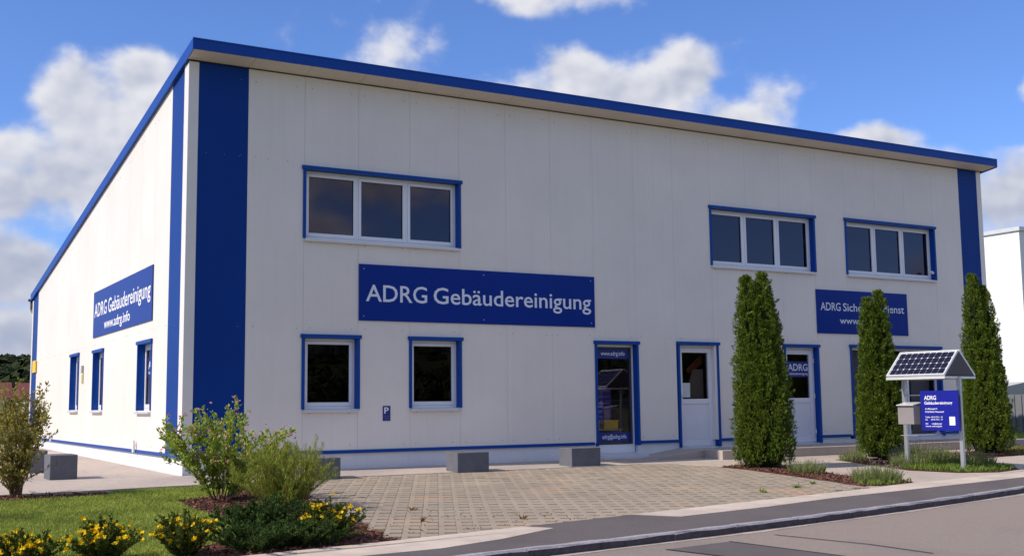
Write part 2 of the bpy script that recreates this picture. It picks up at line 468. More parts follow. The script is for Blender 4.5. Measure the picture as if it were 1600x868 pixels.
leafmat('flower_lavender', [(0.22, 0.18, 0.30), (0.28, 0.25, 0.34)], 0.2)

# ------------------------------------------------------------------ the ground
def sheet(name, poly, dz, m, skirt=0.12, parent=None, kind='structure'):
    """a slab of ground that follows gz(); polygons crossing the wall line are split there"""
    mb = MB()
    def clip(pts, sign):
        out = []
        for i, a in enumerate(pts):
            b = pts[(i + 1) % len(pts)]
            ia, ib = a[1] * sign >= 0, b[1] * sign >= 0
            if ia: out.append(a)
            if ia != ib:
                t = a[1] / (a[1] - b[1]); out.append((a[0] + t * (b[0] - a[0]), 0.0))
        return out
    for sg in (-1, 1):
        q = clip(list(poly), sg)
        if len(q) < 3 or max(abs(p[1]) for p in q) < 1e-6: continue
        top = [(x, y, gz(x, y) + dz) for x, y in q]
        n = len(top)
        bot = [(x, y, z - skirt) for x, y, z in top]
        mb.add(top + bot, [tuple(range(n))] + [(i, (i + 1) % n, n + (i + 1) % n, n + i) for i in range(n)
               if not (abs(q[i][1]) < 1e-6 and abs(q[(i + 1) % n][1]) < 1e-6)])
    bmt = mb.build(name, m, parent)
    # triangulate concave outlines
    bm = bmesh.new(); bm.from_mesh(bmt.data)
    bmesh.ops.triangulate(bm, faces=[f for f in bm.faces if len(f.verts) > 4])
    for f in bm.faces:
        if abs(f.normal.z) > 0.5 and f.normal.z < 0: f.normal_flip()
    bm.to_mesh(bmt.data); bm.free()
    return tag(bmt, kind=kind)

# one sheet to the horizon, a hand's breadth below the made surfaces
xs = [-1500, -500, -200, -80, -40, -20, 0, 20, 40, 80, 200, 500, 1500]
ys = [-1500, -500, -200, -80, -40, -19, 0, 40, 80, 200, 500, 1500]
gv = [(x, y, gz(x, y) - 0.13) for y in ys for x in xs]
gf = [(j * len(xs) + i, j * len(xs) + i + 1, (j + 1) * len(xs) + i + 1, (j + 1) * len(xs) + i) for j in range(len(ys) - 1) for i in range(len(xs) - 1)]
tag(MB().add(gv, gf).build('ground', M['field']), kind='structure')

def yk(x):   # back edge of the kerb
    if x < -3: return yk(-3) + (x + 3) * 0.0616
    if x > 16: return yk(16) + (x - 16) * 0.3048
    return -9.27 + 0.10 * x + 0.0064 * x * x
def ys_(x):  # front edge of the yard
    return -8.14 + (0.183 if x > 0 else 0.15) * x

kx = [-16, -10, -6] + [-3 + i for i in range(20)] + [22, 30, 45]
sheet('road', [(x, yk(x) - 0.105) for x in kx] + [(45, yk(45) - 7.4), (16, yk(16) - 7.0), (6, yk(6) - 6.8), (-3, yk(-3) - 6.8), (-16, yk(-16) - 6.8)], -0.050, M['road'], 0.08)
sheet('gutter_edge', [(x, yk(x) - 0.106) for x in kx] + [(x, yk(x) - 0.19 - 0.03 * math.sin(x * 2.1)) for x in kx[::-1]], -0.046, M['gutter_line'], 0.003)
sheet('road_patch', [(2.30, -9.47), (3.20, -9.36), (3.48, -10.50), (3.75, -11.6), (4.2, -13.4), (3.4, -13.6), (2.95, -11.6), (2.62, -10.4)], -0.0455, M['road_patch'], 0.003)
for i, ln in enumerate([[(3.20, -9.36), (3.48, -10.50), (3.75, -11.6), (4.2, -13.4)], [(2.30, -9.47), (2.62, -10.4), (2.95, -11.6), (3.4, -13.6)], [(3.95, -9.22), (4.10, -9.65), (4.30, -10.2), (4.38, -10.9)]]):
    sheet('tar_joint', [(x, y) for x, y in ln] + [(x - 0.022, y) for x, y in ln[::-1]], -0.0415, M['tar'], 0.002)
px = [-16, -8, -4] + [i * 1.0 for i in range(0, 14)] + [20, 30, 45]
sheet('pavement', [(x, yk(x) + 0.001) for x in px] + [(x, ys_(x) - 0.002) for x in px[::-1]], 0.026, M['asphalt'])
sheet('pavement_edge', [(-16, ys_(-16)), (-1.24, -8.33), (-0.1, -8.17), (0.8, -8.01), (1.64, -7.86), (1.86, -8.12), (1.0, -8.55), (0.17, -8.82), (-0.4, -8.86), (-16, -10.05)], 0.0305, M['concrete_strip'], 0.004)
sheet('pavement_edge', [(3.3, -7.55), (4.75, -7.28), (8.11, -6.67), (12.89, -5.80), (20, -4.5), (30, -2.7), (30, -3.9), (20, -5.25), (11.78, -6.55), (9.0, -7.0), (6.68, -7.37), (5.2, -7.72), (3.68, -7.98)], 0.0305, M['concrete_strip'], 0.004)

# granite kerb stones, one by one
kerb = tag(empty('kerb', (0, yk(0), gz(0, yk(0)))), kind='structure')
x = -5.0
k = 0
while x < 17.0:
    ln = random.uniform(0.85, 1.1)
    x1 = x + ln
    mb = MB()
    n = 5
    rows = []
    for i in range(n + 1):
        t = x + (x1 - 0.008 - x) * i / n
        j = lambda s: random.uniform(-s, s)
        yb = yk(t); z = gz(t, yb)
        rows.append([(t, yb + j(.002), z - 0.10), (t, yb + j(.002), z + 0.034 + j(.004)), (t, yb - 0.085 + j(.007), z + 0.036 + j(.005)), (t, yb - 0.102 + j(.006), z + 0.016 + j(.006)), (t, yb - 0.104 + j(.003), z - 0.10)])
    v = [p for r in rows for p in r]
    f = [(i * 5 + q, i * 5 + (q + 1) % 5, (i + 1) * 5 + (q + 1) % 5, (i + 1) * 5 + q) for i in range(n) for q in range(5)] + [(4, 3, 2, 1, 0), tuple(n * 5 + q for q in range(5))]
    off = Vector(kerb.location)
    mb.add([tuple(Vector(p) - off) for p in v], f)
    mb.m = [1 if (q < n * 5 and q % 5 == 3) else 0 for q in range(len(f))]      # road face: its shade and dirt both put into the colour
    mb.build('kerb_stone', [M['granite'], M['kerb_shade_dirt']], kerb)
    x = x1; k += 1

# lawn, beds, slabs
sheet('lawn', [(-16, -1.78), (-3.0, -1.86), (-1.5, -1.78), (-0.7, -1.66), (0.35, -1.62), (1.05, -1.62), (1.02, -2.5), (0.10, -8.10), (-1.24, -8.31), (-16, ys_(-16) + 0.02)], 0.005, M['lawn_soil'])
sheet('lawn', [(16.2, -3.25), (19, -2.2), (45, 1.5), (45, 12), (20.6, 12), (20.6, -0.6), (18.0, -1.3)], 0.028, M['lawn_soil'])
sheet('bark_bed', [(0.95, -1.75), (0.98, -2.5), (0.09, -8.08), (-1.24, -8.30), (-1.9, -8.41), (-2.05, -8.0), (-1.75, -7.6), (-1.0, -6.9), (-0.85, -5.7), (-0.95, -4.4), (-0.9, -3.4), (-0.1, -3.0)], 0.012, M['mulch'], 0.005)
sheet('bark_bed', [(-6, -2.45), (-2.9, -2.42), (-1.55, -2.34), (-1.5, -1.95), (-2.83, -1.9), (-6, -1.86)], 0.012, M['mulch'], 0.005)
sheet('yard_slab', [(-9, 19), (-9, 0), (-9, -1.72), (-3.0, -1.82), (-1.5, -1.74), (-0.7, -1.62), (0.35, -1.58), (1.05, -1.58), (1.05, -1.42), (8.0, -1.42), (8.6, -1.75), (9.0, -2.5), (8.95, -3.0), (8.75, -4.14), (8.5, -5.66), (8.33, -6.64), (12.89, -5.77), (30, -2.68), (30, -0.3), (20.6, -0.3), (20.6, -0.02), (-0.04, -0.02), (-0.04, 19)], 0.028, M['concrete'])
sheet('bark_bed', [(8.85, -2.62), (8.90, -3.2), (8.74, -4.14), (8.49, -5.66), (8.34, -6.40), (8.6, -6.50), (9.45, -6.34), (9.55, -5.9), (9.45, -4.9), (9.75, -3.9), (9.95, -3.0), (9.6, -2.5)], 0.034, M['mulch'], 0.007)
sheet('bark_bed', [(11.2, -4.75), (11.55, -5.50), (12.26, -5.74), (13.15, -5.52), (13.6, -4.7), (14.3, -3.2), (13.6, -2.4), (12.0, -2.3), (11.6, -3.4)], 0.034, M['mulch'], 0.007)
sheet('bark_bed', [(14.7, -3.45), (16.6, -3.15), (19.5, -2.0), (19, -1.3), (16.5, -2.0), (15.0, -2.2)], 0.040, M['mulch'], 0.007)

# ------------------------------------------------------------------ drainage pavers of the parking yard
yard_wide = [(1.05, -1.2), (8.1, -1.2), (8.8, -1.6), (9.2, -2.4), (9.1, -3.0), (8.9, -4.14), (8.65, -5.66), (8.5, -6.45), (0.1, -8.45), (0.15, -7.6)]
yard_poly = [(1.05, -1.425), (8.0, -1.425), (8.6, -1.76), (8.98, -2.5), (8.93, -3.0), (8.73, -4.14), (8.48, -5.66), (8.31, -6.63), (0.12, -8.12), (0.20, -7.6)]
paving = sheet('parking_paving', yard_poly, -0.025, M['paver_bed'], 0.06)
def inside(x, y, poly):
    c = False
    for i in range(len(poly)):
        (x0, y0), (x1, y1) = poly[i], poly[i - 1]
        if (y0 > y) != (y1 > y) and x < (x1 - x0) * (y - y0) / (y1 - y0) + x0: c = not c
    return c
PW, PL = 0.187, 0.285                      # pitch across and along
AX = Vector((math.cos(math.radians(-26.4)), math.sin(math.radians(-26.4))))
AY = Vector((-AX.y, AX.x))
hw, hl, j = PW / 2 - 0.0006, PL / 2 - 0.0008, 0.075
# outline with the spacer cam that leaves an open slot on two sides
outl = [(-hw, -hl), (-hw + 0.060, -hl), (-hw + 0.060, -hl + j), (hw - 0.010, -hl + j), (hw, -hl + j + 0.010), (hw, hl - 0.004), (hw - 0.004, hl), (-hw, hl)]
def paver_mesh(seed):
    r = random.Random(seed)
    mb = MB()
    ins = 0.003
    zt = 0.0
    n = len(outl)
    top = [(a * (1 - ins / hw), b * (1 - ins / hl), zt + r.uniform(-.001, .001)) for a, b in outl]
    mid = [(a, b, zt - 0.003) for a, b in outl]
    bot = [(a, b, -0.045) for a, b in outl]
    v = top + mid + bot
    f = [tuple(range(n))] + [(i, n + i, n + (i + 1) % n, (i + 1) % n) for i in range(n)] + [(n + i, 2 * n + i, 2 * n + (i + 1) % n, n + (i + 1) % n) for i in range(n)]
    return mb.add(v, f).mesh('paver', M['paver'])
pmesh = [paver_mesh(i) for i in range(4)]
cells = []
for a in range(-60, 80):
    for b in range(-50, 40):
        c = Vector((4.5, -4.5)) + AX * (a * PW) + AY * (b * PL)
        if inside(c.x, c.y, yard_wide):
            cells.append((c.x, c.y))
def scr(x, y):
    d = Vector((x, y, gz(x, y))) - CAM
    return d.dot(FW), 800 + 1774 * d.dot(RT) / d.dot(FW)
cells.sort(key=lambda q: (scr(*q)[0] + (50 if scr(*q)[1] < 560 else 0)))
rotz = math.radians(-26.4)
slope = math.atan(0.03)
stuff_v, stuff_f = [], []
for i, (x, y) in enumerate(cells):
    r = random.Random(i * 13 + 1)
    mtx = Matrix.Translation((x, y, gz(x, y) + 0.020 + r.uniform(-.002, .002))) @ Matrix.Rotation(slope, 4, 'X') @ Matrix.Rotation(rotz + r.uniform(-.012, .012), 4, 'Z') @ Matrix.Rotation(r.uniform(-.012, .012), 4, 'Y')
    me = pmesh[i % 4]
    if i < 300:
        o = bpy.data.objects.new('paver', me)
        C.objects.link(o); o.parent = paving
        o.matrix_world = mtx
    else:
        b = len(stuff_v)
        stuff_v += [tuple(mtx @ v.co) for v in me.vertices]
        stuff_f += [tuple(q + b for q in p.vertices) for p in me.polygons]
me = bpy.data.meshes.new('paver_field'); me.from_pydata(stuff_v, [], stuff_f); me.materials.append(M['paver']); me.update()
o = bpy.data.objects.new('paver_field', me); C.objects.link(o); o.parent = paving; o['kind'] = 'stuff'
o['label'] = 'farther drainage pavers of the parking yard'

# ------------------------------------------------------------------ the commercial building
BX, BY = 19.84, 17.75                       # length of the front, depth of the gable
SL = 0.1377                                 # roof slope
def roof_under(y): return 6.82 - SL * y
bld = empty('commercial_building', (0, 0, 0))
tag(bld, 'white panel-clad commercial building with blue trim and a blue-edged lean-to roof', 'building')
TF = lambda u, d, z: (u, -d, z)             # front wall: u along x, d outwards
TL = lambda u, d, z: (-d, u, z)             # gable wall on the left: u along y, d outwards
TH = 0.12
F_OPEN = [(2, 3, 1.05, 2.30), (4, 5, 1.05, 2.30), (8, 9, 0.13, 2.30), (10, 11.0, 0.19, 2.32), (13, 14, 0.19, 2.32), (15, 18, 0.25, 2.34),
          (2, 5, 3.97, 5.21), (11, 14, 3.97, 5.23), (15, 18, 3.97, 5.25)]
L_OPEN = [(2.22, 3.32, 1.06, 2.31), (6.66, 7.78, 1.08, 2.36), (9.60, 10.72, 1.09, 2.40)]
Z0 = 0.33
def wall_column(a, b, T, opens, ztop, m, gap=0.0019):
    """the sandwich panels of one bay from base to eaves, between its openings"""
    cuts = sorted({a, b} | {q for o in opens for q in o[:2] if a < q < b})
    for s, e in zip(cuts[:-1], cuts[1:]):
        mid = (s + e) / 2
        zs = [Z0]
        for o in sorted([o for o in opens if o[0] < mid < o[1]], key=lambda o: o[2]): zs += [o[2], o[3]]
        zs.append(None)
        s2 = s + (gap if s == a else 0); e2 = e - (gap if e == b else 0)
        for z0, z1 in zip(zs[::2], zs[1::2]):
            if z1 is not None and z1 - z0 < 0.01: continue
            za = ztop(s2) if z1 is None else z1; zb = ztop(e2) if z1 is None else z1
            MB(T).prism([(s2, -TH, z0), (e2, -TH, z0), (e2, 0, z0), (s2, 0, z0)], [(s2, -TH, za), (e2, -TH, zb), (e2, 0, zb), (s2, 0, za)]).build('wall_panel', m, bld)
for i in range(20):
    b_ = min(i + 1, BX - 0.0)
    wall_column(i if i else 0.005, b_, TF, F_OPEN, lambda u: 6.80, M['panel_blue'] if i in (0, 19) else M['panel_white'])
ny = 16
for i in range(ny):
    a, b = BY * i / ny, BY * (i + 1) / ny
    if i == 0: a = TH + 0.004
    wall_column(a, b, TL, L_OPEN, lambda u: roof_under(u) - 0.015, M['panel_blue'] if i in (0, ny - 1) else M['panel_white'])
mb = MB()
mb.box(BX - TH, BX, TH + 0.002, BY, Z0, 4.3)
mb.prism([(BX - TH, TH + 0.002, 4.301), (BX, TH + 0.002, 4.301), (BX, BY, 4.301), (BX - TH, BY, 4.301)], [(BX - TH, TH + 0.002, roof_under(TH) - .015), (BX, TH + 0.002, roof_under(TH) - .015), (BX, BY, roof_under(BY) - .015), (BX - TH, BY, roof_under(BY) - .015)])
mb.build('end_wall', M['panel_white'], bld)
MB().box(TH + 0.002, BX - TH - .002, BY - TH, BY, Z0, roof_under(BY) - 0.02).build('rear_wall', M['panel_white'], bld)
# rooms behind the glass
MB().box(TH + 0.01, BX - TH - .01, TH + .01, BY - TH - 0.01, -0.05, 0.12).build('floor_slab', M['floor_in'], bld)
MB().box(TH + 0.01, BX - TH - .01, TH + .01, 7.0, 3.05, 3.25).build('upper_floor', M['interior'], bld)
mb = MB()
for x_ in (6.5, 9.6, 12.2, 14.4): mb.box(x_, x_ + .1, TH + .02, 7.0, 0.125, 3.04)
for x_ in (6.0, 9.0, 14.45): mb.box(x_, x_ + .1, TH + .02, 7.0, 3.26, 5.6)
mb.box(TH + .02, BX - TH - .02, 7.01, 7.1, 0.125, 5.7)
mb.build('partition', M['interior'], bld)

# white corner trims
def angle_trim(x0, x1, y0, y1, z0, z1, name='corner_trim', m='corner_white'):
    return MB().box(x0, x1, y0, y1, z0, z1).build(name, M[m], bld)
angle_trim(-0.012, 0.155, -0.012, -0.0015, 0.36, 6.79)
angle_trim(-0.012, -0.0015, -0.001, 0.26, 0.36, 6.77)
angle_trim(BX - 0.15, BX + 0.012, -0.012, -0.0015, 0.36, 6.79)
angle_trim(-0.012, -0.0015, BY - 0.2, BY + 0.012, 0.36, 4.32)

# plinth and blue base trim
sp = [(0.0, 7.93), (9.05, 10.04), (11.12, 12.93), (13.97, 14.90), (17.88, BX)]
mb = MB()
mb.box(0.02, 7.98, 0.02, 0.20, -0.45, Z0 - 0.002); mb.box(7.981, 9.02, 0.021, 0.20, -0.45, 0.128); mb.box(9.021, 10.04, 0.02, 0.20, -0.45, Z0 - 0.002)
mb.box(10.041, 11.12, 0.02, 0.2, -.45, 0.186); mb.box(11.121, 12.93, 0.02, 0.20, -0.45, Z0 - 0.002); mb.box(12.931, 13.97, 0.02, 0.20, -0.45, 0.186); mb.box(13.971, 14.9, 0.02, 0.20, -0.45, Z0 - 0.002)
mb.box(14.901, 17.88, 0.02, 0.2, -.45, 0.245); mb.box(17.881, BX - 0.01, 0.02, 0.20, -0.45, Z0 - 0.002)
mb.box(0.02, 0.20, 0.201, BY - .02, -0.45, Z0 - 0.002)
mb.build('plinth', M['plinth'], bld)
for a, b in sp:
    MB(TF).box(a - (0.022 if a == 0 else 0), b, 0.002, 0.022, 0.295, 0.352).build('base_trim', M['trim_blue'], bld)
MB(TL).box(0.0, BY, 0.002, 0.021, 0.295, 0.352).build('base_trim', M['trim_blue'], bld)

# roof
OV, OX = 0.42, 0.06
YB = BY + 0.16
zt = lambda y: 7.06 - SL * (y + OV)
roof = MB().prism([(-OX + .012, -OV + .012, zt(-OV) - .02), (BX + .14, -OV + .012, zt(-OV) - .02), (BX + .14, YB, zt(YB) - .02), (-OX + .012, YB, zt(YB) - .02)],
                  [(-OX + .012, -OV + .012, zt(-OV) - .004), (BX + .14, -OV + .012, zt(-OV) - .004), (BX + .14, YB, zt(YB) - .004), (-OX + .012, YB, zt(YB) - .004)]).build('roof', M['roof_sheet'], bld)
MB().box(-OX, BX + 0.155, -OV, -OV + 0.011, 6.875, 7.062).build('fascia', M['fascia_blue'], roof)
MB().box(-OX, BX + 0.155, -OV - 0.006, -OV - 0.0005, 7.045, 7.068).build('drip_edge', M['fascia_blue'], roof)
for x0, x1, nm in ((-OX, -OX + 0.011, 'rake_trim'), (BX + 0.142, BX + 0.154, 'rake_trim')):
    y0 = -OV + 0.0115
    MB().prism([(x0, y0, zt(y0) - 0.205), (x1, y0, zt(y0) - 0.205), (x1, y0, zt(y0)), (x0, y0, zt(y0))], [(x0, YB, zt(YB) - 0.205), (x1, YB, zt(YB) - 0.205), (x1, YB, zt(YB)), (x0, YB, zt(YB))]).build(nm, M['fascia_blue'], roof)
MB().prism([(-OX + .012, .0, zt(.0) - 0.198), (-.002, .0, zt(.0) - 0.198), (-.002, .0, zt(.0) - 0.185), (-OX + .012, .0, zt(.0) - 0.185)], [(-OX + .012, YB, zt(YB) - 0.198), (-.002, YB, zt(YB) - 0.198), (-.002, YB, zt(YB) - .185), (-OX + .012, YB, zt(YB) - .185)]).build('rake_soffit', M['trim_blue'], roof)
MB().box(-OX + .0115, BX + .14, BY + 0.145, YB, 4.28, 4.50).build('eaves_board', M['fascia_blue'], roof)
ins_ = MB().prism([(-.03, -OV + .02, zt(-OV) - .168), (BX + .1, -OV + .02, zt(-OV) - .168), (BX + .1, YB - .05, zt(YB) - .168), (-.03, YB - .05, zt(YB) - .168)], [(-.03, -OV + .02, zt(-OV) - .022), (BX + .1, -OV + .02, zt(-OV) - .022), (BX + .1, YB - .05, zt(YB) - .022), (-.03, YB - .05, zt(YB) - .022)]).build('roof_core', M['roof_sheet'], roof)
for i in range(20):                         # soffit panels of the front overhang
    a = i if i else -OX + 0.013
    b = i + 0.994 if i < 19 else BX + 0.14
    zs0, zs1 = 6.880, 6.880 - SL * (OV - .012)
    MB().prism([(a, -OV + .012, zs0), (b, -OV + .012, zs0), (b, -.001, zs1), (a, -.001, zs1)], [(a, -OV + .012, zs0 + .01), (b, -OV + .012, zs0 + .01), (b, -.001, zs1 + .01), (a, -.001, zs1 + .01)]).build('soffit_panel', M['soffit'], roof)
# gutter and downpipe at the low eaves
mb = MB()
n = 10
ring = [(YB + 0.075 + 0.07 * math.cos(math.pi + math.pi * k / n), 4.40 + 0.075 * math.sin(math.pi + math.pi * k / n)) for k in range(n + 1)]
ring2 = [(YB + 0.075 + 0.063 * math.cos(math.pi + math.pi * k / n), 4.402 + 0.066 * math.sin(math.pi + math.pi * k / n)) for k in range(n, -1, -1)]
mb.prism([(-.11, y, z) for y, z in ring + ring2], [(BX + .15, y, z) for y, z in ring + ring2])
mb.build('gutter', M['gutter'], bld)
MB().tube([(-0.02, YB + 0.075, 4.34), (-0.02, YB + 0.07, 4.1), (0.10, BY + 0.08, 3.8), (0.10, BY + 0.08, 0.1)], [.04] * 4, 10).build('downpipe', M['gutter'], bld)

# screws of the panel fixings: far too small to pick apart
mb = MB()
def screw(T, u, z, s=0.009):
    mb.T = T
    mb.prism([(u + s * math.cos(k * math.pi / 3), 0.0005, z + s * math.sin(k * math.pi / 3)) for k in range(6)], [(u + s * .7 * math.cos(k * math.pi / 3), 0.006, z + s * .7 * math.sin(k * math.pi / 3)) for k in range(6)])
def open_at(u, z, opens): return any(o[0] - .08 < u < o[1] + .08 and o[2] - .06 < z < o[3] + .05 for o in opens)
r3 = random.Random(3)
for i in range(1, 20):
    for z in (6.60, 5.30 if i in (1,) else None, 2.42, 0.43):
        if z is None: continue
        for du in (-0.13, 0.12):
            if not open_at(i + du, z, F_OPEN) and r3.random() < 0.93: screw(TF, i + du + r3.uniform(-.02, .02), z + r3.uniform(-.012, .012))
for u in (1.35, 1.7, .3, .6, .85): screw(TF, u, 5.28)
for i in range(1, 16):
    u = BY * i / ny
    for z in (2.50, 0.43, roof_under(u) - 0.25):
        for du in (-0.13, 0.13):
            if not open_at(u + du, z, L_OPEN): screw(TL, u + du, z)
for (a, b, z0, z1) in F_OPEN:
    if z0 > 0.9:
        for q in range(int(round(b - a))):
            for du in (0.12, 0.85): screw(TF, a + q + du, z0 - 0.075)
tag(mb.build('panel_screws', M['screw'], bld), kind='stuff')

# ---- writing
def text_mesh(body, w, h=None, bold=0.0, align=0.0, depth=0.0):
    """mesh of one line of writing, w wide, x from 0, baseline at 0; h = cap height"""
    cu = bpy.data.curves.new('t', 'FONT')
    cu.body = body
    cu.offset = bold
    cu.resolution_u = 3
    ob = bpy.data.objects.new('t', cu)
    C.objects.link(ob)
    bpy.context.view_layer.update()
    dg = bpy.context.evaluated_depsgraph_get()
    me = bpy.data.meshes.new_from_object(ob.evaluated_get(dg))
    bpy.data.objects.remove(ob)
    bpy.data.curves.remove(cu)
    n = len(me.vertices)
    co = np.empty(n * 3, dtype=np.float32); me.vertices.foreach_get('co', co); co = co.reshape(-1, 3)
    x0, x1 = co[:, 0].min(), co[:, 0].max()
    s = w / (x1 - x0)
    sy = s if h is None else h / 0.70
    co[:, 0] = (co[:, 0] - x0) * s; co[:, 1] *= sy; co[:, 2] = 0
    faces = [tuple(p.vertices) for p in me.polygons]
    bpy.data.meshes.remove(me)
    return co, faces
def lettering(parent, T, body, u, z, w, d, m, h=None, bold=0.012, flip=False, name='lettering'):
    """writing standing on the wall: T(u, d, z); flip where u runs right to left for the reader"""
    co, faces = text_mesh(body, w, h, bold)
    mb = MB(T)
    v = [((u - float(a) if flip else u + float(a)), d, z + float(b)) for a, b, _ in co]
    mb.add(v, faces)
    me = bpy.data.meshes.new(name)
    me.from_pydata(mb.v, [], mb.f)
    me.materials.append(m); me.update()
    o = bpy.data.objects.new(name, me); C.objects.link(o); o.parent = parent
    return o

# ---- windows and doors
REC = 0.12                                 # depth of the reveal
def surround(part, T, a, b, z0, z1, jd=0.02, jw=0.062, to=None):
    zb = z0 if to is None else to
    for s, e in ((a - 0.022, a + jw - 0.03), (b - jw + 0.045, b + 0.036)):
        MB(T).box(s, e, -REC - 0.01, jd, zb, z1 - 0.0405).build('jamb_trim', M['trim_blue'], part)
    MB(T).box(a - 0.045, b + 0.06, -REC - 0.01, jd + 0.022, z1 - 0.04, z1 + 0.022).build('head_trim', M['trim_blue'], part)
def ring(mb, u0, u1, z0, z1, d0, d1, w, wb=None):
    wb = wb or w
    mb.box(u0, u0 + w, d0, d1, z0, z1); mb.box(u1 - w, u1, d0, d1, z0, z1)
    mb.box(u0 + w, u1 - w, d0, d1, z1 - w, z1); mb.box(u0 + w, u1 - w, d0, d1, z0, z0 + wb)
def window(T, a, b, z0, z1, n, glass='glass', sill=True, far=None):
    mb = MB(T)
    ia, ib, iz0, iz1 = a + 0.027, b - 0.012, z0 + 0.002, z1 - 0.042
    ring(mb, ia, ib, iz0, iz1, -REC - 0.07, -REC, 0.045)
    step = (ib - ia - 0.09) / n
    for k in range(1, n): mb.box(ia + .045 + step * k - 0.02, ia + .045 + step * k + 0.02, -REC - 0.069, -REC - 0.001, iz0 + 0.045, iz1 - 0.045)
    w = mb.build('window', M['pvc'], bld, bevel=0.003)
    for k in range(n):
        u0 = ia + .047 + step * k + (0.02 if k else 0); u1 = ia + .043 + step * (k + 1) - (0.02 if k < n - 1 else 0)
        s = MB(T); ring(s, u0, u1, iz0 + 0.047, iz1 - 0.047, -REC - 0.055, -REC + 0.008, 0.052, 0.066)
        s.build('sash', M['pvc'], w, bevel=0.004)
        g_ = MB(T); ring(g_, u0 + .0525, u1 - .0525, iz0 + 0.1135, iz1 - 0.0995, -REC - 0.045, -REC - 0.012, 0.006)
        g_.build('gasket', M['gasket'], w)
        MB(T).box(u0 + 0.053, u1 - 0.053, -REC - 0.034, -REC - 0.028, iz0 + 0.114, iz1 - 0.1).build('pane', M[glass], w)
    surround(w, T, a, b, z0, z1)
    if sill: MB(T).prism([(a - 0.004, -REC + .009, z0 - .003), (a - .004, 0.062, z0 - .026), (a - .004, 0.062, z0 - .055), (a - .004, -REC + .009, z0 - .03)], [(b + .012, -REC + .009, z0 - .003), (b + .012, 0.062, z0 - .026), (b + .012, 0.062, z0 - .055), (b + .012, -REC + .009, z0 - .03)]).build('sill', M['sill'], w)
    return w
for k, o_ in enumerate(F_OPEN[:2]):
    w_ = window(TF, *o_, 1)
    if k == 0: MB(TF).box(o_[0] + .12, o_[1] - .12, -REC - .16, -REC - .15, o_[3] - .30, o_[3] - .12).build('blind_or_reflection', M['curtain'], w_)  # pale curtain-coloured strip stands in for a reflection at the pane's top
for o_ in F_OPEN[6:]: wu = window(TF, *o_, 3)
MB(TF).tube([(17.80, -0.03, 4.14), (17.80, 0.05, 4.15), (17.80, 0.10, 4.12)], [.03, .035, .03], 8).build('camera_eye', M['pvc'], wu)
for k, o_ in enumerate(L_OPEN):
    wl = window(TL, *o_, 1, 'glass_clear')
    a, b, z0, z1 = o_
    stk = MB(TL).box(a + 0.13, b - 0.13, -REC - 0.0275, -REC - 0.0265, z0 + 0.62, z0 + 0.98).build('sticker', M['sticker'], wl)
    lettering(wl, TL, 'ADRG', b - 0.20, z0 + 0.76, b - a - 0.40, -REC - 0.0255, M['letter_white'], h=0.15, flip=True)
    lettering(wl, TL, 'Gebäudereinigung', b - 0.20, z0 + 0.67, b - a - 0.40, -REC - 0.0255, M['letter_white'], h=0.05, flip=True)
    MB(TL).box(a + 0.12, b - 0.12, -REC - 0.30, -REC - 0.29, z0 + .1, z1 - .12).build('blind_or_reflection', M['curtain'], wl)

def door(a, b, z0, z1, name='door'):
    mb = MB(TF)
    ia, ib, iz1 = a + 0.026, b - 0.011, z1 - 0.042
    ring(mb, ia, ib, z0, iz1, -REC - .07, -REC, 0.05, 0.02)
    d_ = mb.build(name, M['pvc'], bld, bevel=0.003)
    s = MB(TF)
    u0, u1, s0, s1 = ia + .052, ib - .052, z0 + .022, iz1 - .052
    mid = z0 + 0.93
    s.box(u0, u0 + .10, -REC - .06, -REC + .012, s0, s1); s.box(u1 - .10, u1, -REC - .06, -REC + .012, s0, s1)
    s.box(u0 + .10, u1 - .10, -REC - .06, -REC + .012, s1 - .10, s1); s.box(u0 + .10, u1 - .10, -REC - .06, -REC + .012, mid - .05, mid + .05)
    s.box(u0 + .10, u1 - .10, -REC - .06, -REC + .012, s0, s0 + .12)
    s.build('leaf', M['pvc'], d_, bevel=0.004)
    MB(TF).box(u0 + .1005, u1 - .1005, -REC - .04, -REC - .004, s0 + .1205, mid - .0505).build('panel', M['pvc_panel'], d_, bevel=0.006)
    MB(TF).box(u0 + .1005, u1 - .1005, -REC - .030, -REC - .024, mid + .0505, s1 - .1005).build('pane', M['glass_clear'], d_)
    surround(d_, TF, a, b, z0, z1)
    for z in (z0 + .25, z0 + 1.02, z0 + 1.80): MB(TF).tube([(u1 + .02, -REC + .02, z - .05), (u1 + .02, -REC + .02, z + .05)], [.016, .016], 8).build('hinge', M['pvc'], d_)
    hb = MB(TF); hb.box(u0 + .02, u0 + .055, -REC + .0125, -REC + .02, mid - .03, mid + .17); hb.tube([(u0 + .037, -REC + .02, mid + .1), (u0 + .037, -REC + .06, mid + .1), (u0 + .15, -REC + .062, mid + .1)], [.01] * 3, 8)
    hb.build('handle', M['alu'], d_)
    return d_, (u0 + .1005, u1 - .1005, mid + .05, s1 - .1)
d2, g2 = door(10.05, 11.08, 0.19, 2.32)
MB(TF).box(g2[0] + .02, g2[0] + .22, -REC - .0235, -REC - .0225, g2[2] + .03, g2[2] + .33).build('notice', M['paper'], d2)
mb = MB(TF)
mb.prism([(g2[0] + .36, -REC - .16, g2[2]), (g2[1], -REC - .16, g2[2]), (g2[1], -REC - .16, g2[2] + .62), (g2[0] + .42, -REC - .16, g2[2] + .62), (g2[0] + .30, -REC - .16, g2[2] + .35)], [(g2[0] + .36, -REC - .17, g2[2]), (g2[1], -REC - .17, g2[2]), (g2[1], -REC - .17, g2[2] + .62), (g2[0] + .42, -REC - .17, g2[2] + .62), (g2[0] + .30, -REC - .17, g2[2] + .35)]).build('inner_beige_sheet', M['beige'], d2)  # beige sheet behind the right part of the pane
mb = MB(TF)
